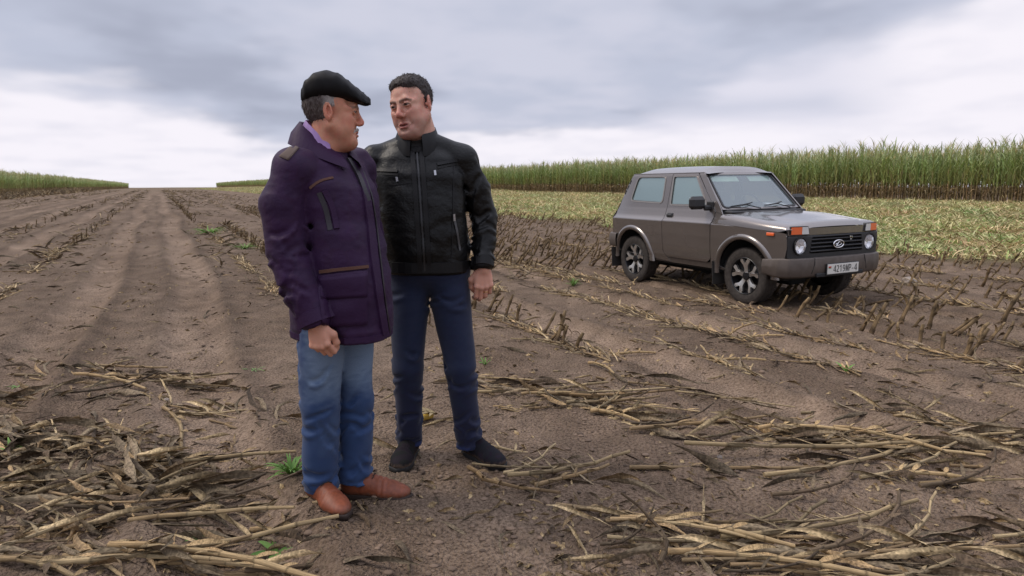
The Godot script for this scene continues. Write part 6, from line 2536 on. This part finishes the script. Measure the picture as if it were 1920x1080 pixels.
func build_litter() -> void:
	var r := RandomNumberGenerator.new()
	r.seed = 33
	var straw := Color(0.42, 0.30, 0.165)
	var pale := Color(0.54, 0.43, 0.26)
	var grey := Color(0.26, 0.212, 0.145)
	var mud := Color(0.155, 0.115, 0.08)
	var stalks := [stalk_piece(1, 0.0105, 0.04, straw, grey), stalk_piece(2, 0.0118, 0.07, pale, grey), stalk_piece(3, 0.0095, 0.05, grey, mud), stalk_piece(4, 0.0105, 0.10, straw, mud), stalk_piece(5, 0.0122, 0.03, pale, straw)]
	var leaves := []
	for k in 8:
		var c: Color = [straw, grey, grey, pale, mud, grey, straw, grey][k]
		leaves.append(dead_leaf(k + 3, [0.42, 0.55, 0.36, 0.5, 0.4, 0.62, 0.3, 0.48][k], [0.045, 0.055, 0.04, 0.05, 0.055, 0.045, 0.035, 0.065][k], c, c.lerp(mud, 0.6)))
	var bits := [dead_leaf(31, 0.07, 0.018, straw, grey), dead_leaf(32, 0.05, 0.022, pale, straw), dead_leaf(33, 0.10, 0.012, grey, mud), dead_leaf(34, 0.035, 0.02, pale, straw)]
	var ls := []
	for k in 8:
		ls.append([[], []])
	var ss := [[[], []], [[], []], [[], []], [[], []], [[], []]]
	var bs := [[[], []], [[], []], [[], []], [[], []]]
	var drop := func(lots: Array, x: float, z: float, yaw: float, s: float, lift: float, tilt: float, t: float) -> void:
		var thick := s if lots.size() != 5 else r.randf_range(0.45, 0.95)
		var k := r.randi() % lots.size()
		var b := Basis(Vector3.UP, yaw) * Basis(Vector3.BACK, tilt) * Basis(Vector3.RIGHT, r.randf_range(-0.5, 0.5))
		lots[k][0].append(Transform3D(b.scaled_local(Vector3(s, thick, thick)), spot(x, z, lift)))
		lots[k][1].append(Color(t, t * 0.98, t * 0.95))
	# swathes: x from, x to, forward at each end, half width, leaves per m, stalks per m, yaw, spread, depth of the pile
	var swathes := [
		[-3.5, -1.50, 3.50, 3.02, 0.28, 300, 14, -0.16, 0.45, 0.055],
		[-2.5, -1.28, 2.88, 2.66, 0.28, 300, 12, 0.05, 0.5, 0.055],
		[-1.9, -0.95, 2.45, 2.40, 0.10, 110, 12, 0.05, 0.4, 0.03],
		[-1.8, -0.70, 2.22, 2.16, 0.06, 60, 20, 0.0, 0.12, 0.03],
		[-3.3, -2.0, 4.62, 4.35, 0.07, 40, 14, -0.30, 0.2, 0.02],
		[-2.4, -1.25, 4.15, 3.62, 0.07, 44, 9, -0.5, 0.35, 0.02],
		[-3.6, -2.4, 4.05, 4.1, 0.16, 40, 5, 0.3, 0.8, 0.02],
		[-0.30, 0.80, 4.42, 3.86, 0.22, 80, 34, -0.10, 0.16, 0.045],
		[0.1, 1.0, 3.90, 3.66, 0.07, 40, 16, -0.16, 0.12, 0.03],
		[0.75, 2.2, 3.45, 3.30, 0.07, 60, 18, 0.02, 0.2, 0.04],
		[1.3, 3.2, 3.36, 3.12, 0.17, 120, 24, 0.04, 0.28, 0.055],
		[2.0, 3.6, 3.75, 3.45, 0.12, 70, 14, -0.1, 0.4, 0.04],
		[0.9, 2.3, 2.93, 2.86, 0.03, 14, 7, 0.08, 0.15, 0.015],
		[0.45, 2.2, 2.46, 2.34, 0.06, 50, 16, -0.03, 0.12, 0.03],
		[0.55, 2.1, 2.25, 2.15, 0.10, 100, 26, -0.02, 0.16, 0.04],
		[-0.05, 0.42, 2.98, 2.86, 0.07, 40, 10, -0.10, 0.35, 0.025],
		[-0.5, 0.5, 3.25, 3.05, 0.20, 18, 2, 0.0, 0.9, 0.01],
		[0.5, 1.3, 4.75, 4.15, 0.04, 30, 10, -0.5, 0.25, 0.015],
		[1.4, 2.8, 4.1, 3.8, 0.06, 26, 8, -0.15, 0.3, 0.015]]
	for q in swathes:
		var span_: float = q[1] - q[0]
		for k in int(span_ * q[5] * (0.45 if q[0] > -1.0 else 0.8)):
			var t := r.randf()
			var x: float = lerpf(q[0], q[1], t) + r.randfn(0.0, 0.05)
			var off := clampf(r.randfn(0.0, 0.5), -1.3, 1.3)
			var zf: float = lerpf(q[2], q[3], t) + off * q[4]
			if noise_b.get_noise_2d(x * 1.7 + 3.0, zf * 3.0) < -0.28 + absf(off) * 0.22:
				continue
			drop.call(ls, x, -zf, q[7] + r.randfn(0.0, q[8]) + (PI if r.randf() < 0.5 else 0.0), r.randf_range(0.3, 0.85), q[9] * 0.6 * r.randf() * (1.0 - absf(off) * 0.6), r.randfn(0.0, 0.09), r.randf_range(0.6, 1.7))
			if k % 2 == 0:
				drop.call(bs, x + r.randfn(0, 0.12), -zf - r.randfn(0, 0.08), r.randf() * TAU, r.randf_range(0.6, 1.6), 0.004, 0.0, r.randf_range(0.6, 1.2))
		for k in int(span_ * q[6] * (0.5 if q[0] > -1.0 else 0.6)):
			var t := r.randf()
			var x: float = lerpf(q[0], q[1], t) - 0.25
			var off := clampf(r.randfn(0.0, 0.55), -1.2, 1.2)
			var zf: float = lerpf(q[2], q[3], t) + off * q[4]
			drop.call(ss, x, -zf, q[7] + r.randfn(0.0, q[8] * 0.6), r.randf_range(0.2, 0.8), 0.006 + q[9] * r.randf() * 0.5, r.randfn(0.0, 0.04), r.randf_range(0.6, 1.4))
	# lines of straw left along the old rows on the right
	for row in [[2.95, 3.0, 9.0], [3.7, 3.2, 11.0], [4.4, 2.2, 12.0], [5.2, 2.0, 12.0], [5.75, 2.0, 12.0], [6.6, 1.8, 9.0], [8.2, 2.0, 14.0], [9.2, 2.0, 14.0], [10.4, 2.0, 16.0], [1.85, 7.0, 22.0], [1.2, 8.0, 24.0], [-1.7, 8.0, 20.0]]:
		var u: float = row[1]
		while u < row[2]:
			u += r.randf_range(0.010, 0.032)
			if noise_a.get_noise_2d(u * 0.55, row[0] * 3.0) < -0.12:
				continue
			var p := at_uv(u, row[0] + r.randfn(0.0, 0.045))
			var yaw := atan2(0.887, -0.4617) + r.randfn(0.0, 0.35)
			if r.randf() < 0.65:
				drop.call(ls, p.x, -p.y, yaw, r.randf_range(0.2, 0.6), 0.005 + 0.02 * r.randf(), r.randfn(0.0, 0.1), r.randf_range(0.9, 1.9))
			else:
				drop.call(ss, p.x, -p.y, yaw, r.randf_range(0.12, 0.45), 0.01, r.randfn(0.0, 0.06), r.randf_range(0.9, 1.4))
	# scattered bits everywhere, thinning with distance
	for k in 15000:
		var a := r.randf_range(-0.72, 0.72)
		var dist := 1.9 + pow(r.randf(), 1.6) * 24.0
		var x := sin(a) * dist
		var zf := cos(a) * dist
		var v := 0.887 * x + 0.4617 * zf
		var lump := noise_b.get_noise_2d(x * 0.9 + 80.0, zf * 0.9)
		if r.randf() > 0.32 + lump * 1.3 + (0.2 if v > 1.5 else 0.0):
			continue
		if r.randf() < 0.90:
			drop.call(bs, x, -zf, r.randf() * TAU, r.randf_range(0.4, 1.3) * (1.0 + dist * 0.03), 0.003, r.randfn(0.0, 0.1), r.randf_range(0.45, 1.2))
		else:
			drop.call(ls, x, -zf, r.randf() * TAU, r.randf_range(0.2, 0.6), 0.003, r.randfn(0.0, 0.1), r.randf_range(0.6, 1.1))
	# pale straw strip before the maize on the left, and broken rows in the distance
	for k in 9000:
		var u := 14.0 + pow(r.randf(), 1.5) * 150.0
		var v := -14.4 + absf(r.randfn(0.0, 1.5))
		var p := at_uv(u, v)
		drop.call(ls, p.x, -p.y, r.randf() * TAU, r.randf_range(0.6, 1.3) * (1.0 + u * 0.006), 0.02, r.randfn(0.3, 0.3), r.randf_range(0.9, 1.5))
	for k in 9000:
		var u := 9.0 + pow(r.randf(), 1.6) * 150.0
		var v: float = [-8.0, -6.8, -3.4, -1.7, 1.1, 1.85, 3.3, 4.5, 6.0, 7.4][r.randi() % 10] + r.randfn(0.0, 0.22)
		if noise_a.get_noise_2d(u * 0.13, v * 0.7 + 20.0) < 0.0:
			continue
		var p := at_uv(u, v)
		drop.call(ls, p.x, -p.y, r.randf() * TAU, r.randf_range(0.3, 0.9) * (1.0 + u * 0.004), 0.01, r.randfn(0.1, 0.25), r.randf_range(0.7, 1.3))
	field_of("dry_leaf_litter", ls, leaves, M.dry, "grey brown and straw coloured dead maize leaves heaped in swathes on the soil", "leaf litter")
	field_of("stalk_litter", ss, stalks, M.dry, "broken dry maize stalks lying in the swathes", "stalk litter")
	field_of("straw_bits", bs, bits, M.dry, "small chips of straw scattered over the soil", "straw")
	# crumbs and small clods of earth
	var clod := Geo.new()
	var sm := SphereMesh.new()
	sm.radial_segments = 8
	sm.rings = 4
	sm.radius = 0.5
	sm.height = 1.0
	var arr := sm.get_mesh_arrays()
	for k in arr[Mesh.ARRAY_VERTEX].size():
		var p: Vector3 = arr[Mesh.ARRAY_VERTEX][k]
		clod.vert(p * (1.0 + 0.35 * noise_a.get_noise_3d(p.x * 2.6, p.y * 2.6, p.z * 2.6)), p.normalized(), Color.WHITE)
	clod.i = arr[Mesh.ARRAY_INDEX]
	var cx := []
	var cc := []
	for k in 16000:
		var a := r.randf_range(-0.74, 0.74)
		var dist := 1.9 + pow(r.randf(), 1.7) * 16.0
		var x := sin(a) * dist
		var zf := cos(a) * dist
		if r.randf() > 0.45 + 1.2 * noise_b.get_noise_2d(x * 1.3 + 12.0, zf * 1.3):
			continue
		var s := 0.006 + 0.022 * pow(r.randf(), 3.0) + (0.035 * r.randf() if r.randf() < 0.015 else 0.0)
		cx.append(Transform3D(Basis(Vector3.UP, r.randf() * TAU).scaled(Vector3(s * r.randf_range(0.8, 1.6), s * 0.5, s)), spot(x, -zf, s * 0.12)))
		var t := r.randf_range(0.38, 1.05)
		cc.append(Color(0.20 * t, 0.138 * t, 0.095 * t))
	stuff("soil_crumbs", clod.mesh(), vmat(0.95), cx, cc, "small brown clods and crumbs of earth on the soil", "clods")

	# single stalks that stand out, each an object of its own: x, forward, turn, length, lift, tilt, kind, tone, label, group
	var tones := []
	for t in [0.75, 0.95, 1.15, 1.35]:
		var m := (M.dry as StandardMaterial3D).duplicate() as StandardMaterial3D
		m.albedo_color = Color(minf(lin(t, t, t).r, 1.3), minf(lin(t, t, t).r, 1.3) * 0.98, minf(lin(t, t, t).r, 1.3) * 0.95)
		tones.append(m)
	var singles := [
		[-0.20, 2.95, -0.95, 0.46, 0.015, 0.0, 3, 1, "split dry maize stalk pointing to the camera right of the brown shoes"],
		[0.10, 2.78, 0.42, 0.40, 0.02, 0.04, 0, 2, "pale dry stalk slanting up to the right of the black shoe"],
		[-0.02, 2.86, -0.10, 0.60, 0.03, 0.0, 1, 1, "long dry stalk lying right of the black shoe"],
		[0.45, 3.72, -0.03, 0.26, 0.02, 0.0, 4, 3, "short bright straw stalk at the lower edge of the middle swathe"],
		[-0.28, 4.15, -0.12, 0.95, 0.03, 0.0, 1, 1, "long stalk along the lower left edge of the middle swathe"],
		[0.20, 3.95, -0.10, 0.85, 0.04, 0.0, 3, 1, "bent stalk in the heart of the middle swathe"],
		[0.56, 4.80, -0.75, 0.36, 0.02, 0.05, 4, 2, "thick brown stalk lying alone beyond the middle swathe"],
		[0.62, 3.40, 0.16, 0.80, 0.03, 0.02, 0, 2, "straw stalk at the left end of the right swathe"],
		[1.30, 3.42, 0.16, 0.42, 0.05, 0.06, 4, 3, "bright bent stalk on top of the right swathe"],
		[1.68, 3.38, -0.22, 0.46, 0.06, -0.04, 4, 2, "bright stalk sloping down on top of the right swathe"],
		[0.86, 3.22, -0.26, 1.25, 0.03, 0.0, 1, 1, "very long stalk along the near edge of the right swathe"],
		[0.55, 3.00, -0.03, 0.85, 0.015, 0.0, 0, 1, "thin straight stalk alone on bare soil before the right swathe"],
		[1.15, 2.92, 0.10, 1.05, 0.02, 0.0, 1, 2, "long pale jointed stalk below the right swathe"],
		[1.72, 2.92, 0.24, 0.34, 0.02, 0.03, 4, 3, "short yellow stalk with a cut end on the right"],
		[1.10, 2.70, 0.06, 0.55, 0.015, 0.02, 2, 2, "grey stalk lying on bare soil in the lower right"],
		[1.75, 2.74, 0.20, 0.70, 0.02, 0.02, 2, 1, "grey twisted stalk rising towards the right edge"],
		[0.18, 2.60, -0.30, 0.42, 0.015, 0.0, 0, 2, "pale stalk sloping down left of the lower right swathe"],
		[0.42, 2.46, -0.06, 0.62, 0.03, 0.0, 4, 2, "thick pale jointed stalk at the left of the lower right swathe"],
		[0.78, 2.36, -0.03, 0.95, 0.03, 0.0, 1, 1, "long stalk along the lower right swathe"],
		[1.05, 2.22, 0.30, 0.72, 0.05, 0.02, 2, 2, "grey stalk lying across the lower right swathe"],
		[0.52, 2.22, -0.02, 0.80, 0.02, 0.0, 4, 2, "pale stalk at the lower edge of the frame right of centre"],
		[0.50, 2.12, 1.00, 0.30, 0.05, 0.25, 2, 0, "dark frayed stalk end pointing away at the lower edge of the frame"],
		[-1.42, 2.22, -0.05, 0.85, 0.03, 0.0, 4, 2, "long pale stalk along the lower left edge of the frame"],
		[-1.60, 2.13, 0.02, 1.00, 0.03, 0.0, 1, 2, "long jointed stalk at the very bottom left of the frame"],
		[-0.92, 2.16, 0.04, 0.62, 0.02, 0.0, 2, 1, "grey stalk at the bottom of the frame left of the brown shoes"],
		[-1.02, 2.46, 0.05, 0.32, 0.02, 0.0, 4, 2, "pale broken stalk left of the nearer brown shoe"],
		[-1.10, 2.62, -0.02, 0.24, 0.02, 0.0, 1, 2, "short pale stalk at the right end of the left leaf heap"],
		[-3.00, 4.62, -0.16, 0.62, 0.03, 0.0, 0, 2, "straw stalk on top of the small swathe far left"],
		[-2.95, 4.42, -0.24, 0.75, 0.03, 0.0, 4, 2, "pale stalk sloping along the small swathe on the left"],
		[-2.55, 4.30, -0.20, 0.60, 0.03, 0.0, 1, 1, "stalk at the lower side of the small swathe on the left"],
		[-1.75, 3.98, -0.50, 0.44, 0.02, 0.0, 0, 1, "thin stalk at the right end of the small swathe on the left"],
		[-1.62, 2.50, -0.5, 0.50, 0.05, 0.0, 2, 1, "grey stalk sloping down in the left leaf heap"],
		[-2.75, 3.35, -0.35, 0.90, 0.06, 0.0, 2, 1, "grey stalk on the upper side of the left leaf heap"],
		[0.82, 5.35, 0.38, 0.30, 0.02, 0.12, 4, 2, "bright straw stalk raised at one end between the men and the car"],
		[1.55, 5.00, 0.24, 0.32, 0.02, 0.10, 4, 2, "straw stalk raised at one end right of the leaning stumps"],
		[2.05, 6.3, 0.6, 0.26, 0.0, 0.7, 4, 3, "bright leaning stalk in front of the front wheel"],
		[2.15, 6.15, 0.30, 0.32, 0.02, 0.15, 4, 3, "bright straw stalk lying in front of the front wheel"],
		[3.25, 4.55, 0.5, 0.55, 0.02, 0.04, 2, 1, "bent grey stalk at the right edge of the frame"]]
	for q in singles:
		var o := obj("maize_stalk", stalks[q[6]], tones[q[7]], null)
		var b := Basis(Vector3.UP, q[2]) * Basis(Vector3.BACK, q[5])
		o.transform = Transform3D(b.scaled_local(Vector3(q[3], 1.05, 1.05)), spot(q[0], -q[1], q[4]))
		tag(o, q[8], "maize stalk", "dry maize stalks lying on the soil")


func weed(called: String, label: String, p: Vector3, n: int, length: float, width: float, up: float, col: Color, seed_: int) -> void:
	var r := RandomNumberGenerator.new()
	r.seed = seed_
	var t := thing(called, label, "weed", p, 0.0, "green weeds on the bare soil")
	for k in n:
		var g := Geo.new()
		var c := col.lerp(Color(0.16, 0.26, 0.05), r.randf() * 0.5)
		var rr := 0.02 * r.randf()
		var a := TAU * k / n + r.randf_range(-0.3, 0.3)
		blade(g, Vector3(cos(a) * rr, 0.002, sin(a) * rr), a, length * r.randf_range(0.6, 1.1), width * r.randf_range(0.7, 1.1), up * r.randf_range(0.5, 1.3), r.randf_range(0.6, 1.6), c, c * 1.15, 6, r.randf_range(-0.5, 0.5))
		obj("leaf", g.mesh(), M.plant, t)


func build_weeds() -> void:
	var green := Color(0.075, 0.17, 0.028)
	weed("weed", "bushy green weed just left of the brown shoes", spot(-0.985, -2.86), 34, 0.13, 0.018, 0.9, green, 1)
	weed("weed", "star shaped green weed lowest in the frame, left of the shoes", spot(-0.86, -2.30), 7, 0.10, 0.026, 0.35, green, 2)
	weed("weed", "small green weed at the edge of the left leaf heap", spot(-1.18, -2.40), 8, 0.07, 0.020, 0.6, green, 3)
	weed("weed", "small pale green weed at the far left edge of the heap", spot(-2.43, -3.12), 6, 0.09, 0.018, 1.0, Color(0.11, 0.21, 0.04), 4)
	weed("weed", "tiny green weed left of the small swathe", spot(-3.30, -4.35), 5, 0.06, 0.016, 0.5, green, 5)
	weed("weed", "low green weed on bare soil between swathe and purple jacket", spot(-1.82, -4.62), 9, 0.07, 0.014, 0.4, Color(0.10, 0.17, 0.05), 6)
	weed("weed", "small green weed behind the man in black by the middle swathe", spot(-0.20, -4.85), 10, 0.08, 0.014, 1.0, green, 7)
	weed("weed", "single green blade in the stubble lines right of the middle", spot(2.45, -4.80), 3, 0.12, 0.022, 1.0, Color(0.10, 0.24, 0.04), 8)
	weed("weed", "green grass tuft on the soil left of the rear wheel", spot(0.85, -9.3), 30, 0.20, 0.014, 1.0, Color(0.10, 0.19, 0.04), 9)
	weed("weed", "bright green grass patch in the distance left of the men", spot(-7.9, -17.6), 60, 0.55, 0.03, 0.5, Color(0.10, 0.22, 0.03), 10)
	weed("weed", "green grass patch in the distant straw row behind the purple sleeve", spot(-5.4, -13.6), 50, 0.35, 0.02, 0.5, Color(0.11, 0.18, 0.04), 11)
	# a yellow maize cob between the men, partly in its husk
	var cob := thing("maize_cob", "yellow maize cob on the soil between the two men's legs", "maize cob", spot(-0.44, -3.66, 0.018), 0.6)
	var g := Geo.new()
	lathe(g, [Vector2(0.0, 0.0), Vector2(0.014, 0.01), Vector2(0.019, 0.04), Vector2(0.018, 0.08), Vector2(0.010, 0.125), Vector2(0.0, 0.135)], Transform3D(Basis(Vector3.BACK, PI / 2), Vector3.ZERO), 14, Color(0.55, 0.36, 0.06))
	obj("ear", g.mesh(), vmat(0.6), cob)
	g = Geo.new()
	for k in 4:
		blade(g, Vector3(0.01, 0, 0), PI + k * 0.5 - 0.8, 0.13, 0.04, 0.5, 0.9, Color(0.40, 0.32, 0.18), Color(0.42, 0.34, 0.2), 5)
	obj("husk", g.mesh(), M.dry, cob)
	# a few stones
	var r := RandomNumberGenerator.new()
	r.seed = 5
	for q in [[5.55, 9.35, 0.20, "pale stone by the trampled maize right of the car"], [-2.15, 4.05, 0.035, "small pale stone left of the purple jacket near the swathe"], [1.02, 3.16, 0.03, "small reddish stone before the right swathe"], [2.9, 6.0, 0.035, "small pale stone on the soil right of the front wheel"]]:
		g = Geo.new()
		var rows := []
		for i in 9:
			var row := []
			for k in 12:
				var th := PI * i / 8.0
				var ph := TAU * k / 12
				var d := Vector3(sin(th) * cos(ph), cos(th) * 0.7, sin(th) * sin(ph))
				row.append(d * float(q[2]) * 0.5 * (1.0 + 0.3 * noise_a.get_noise_3d(d.x * 1.5 + q[0], d.y * 1.5, d.z * 1.5)))
			rows.append(row)
		g.grid(rows, Color.WHITE, true, [], Vector3.ZERO)
		var o := obj("stone", g.mesh(), mat(lin(0.30, 0.25, 0.21), 0.9))
		o.position = spot(q[0], -q[1], q[2] * 0.15)
		tag(o, q[3], "stone", "stones on the soil")
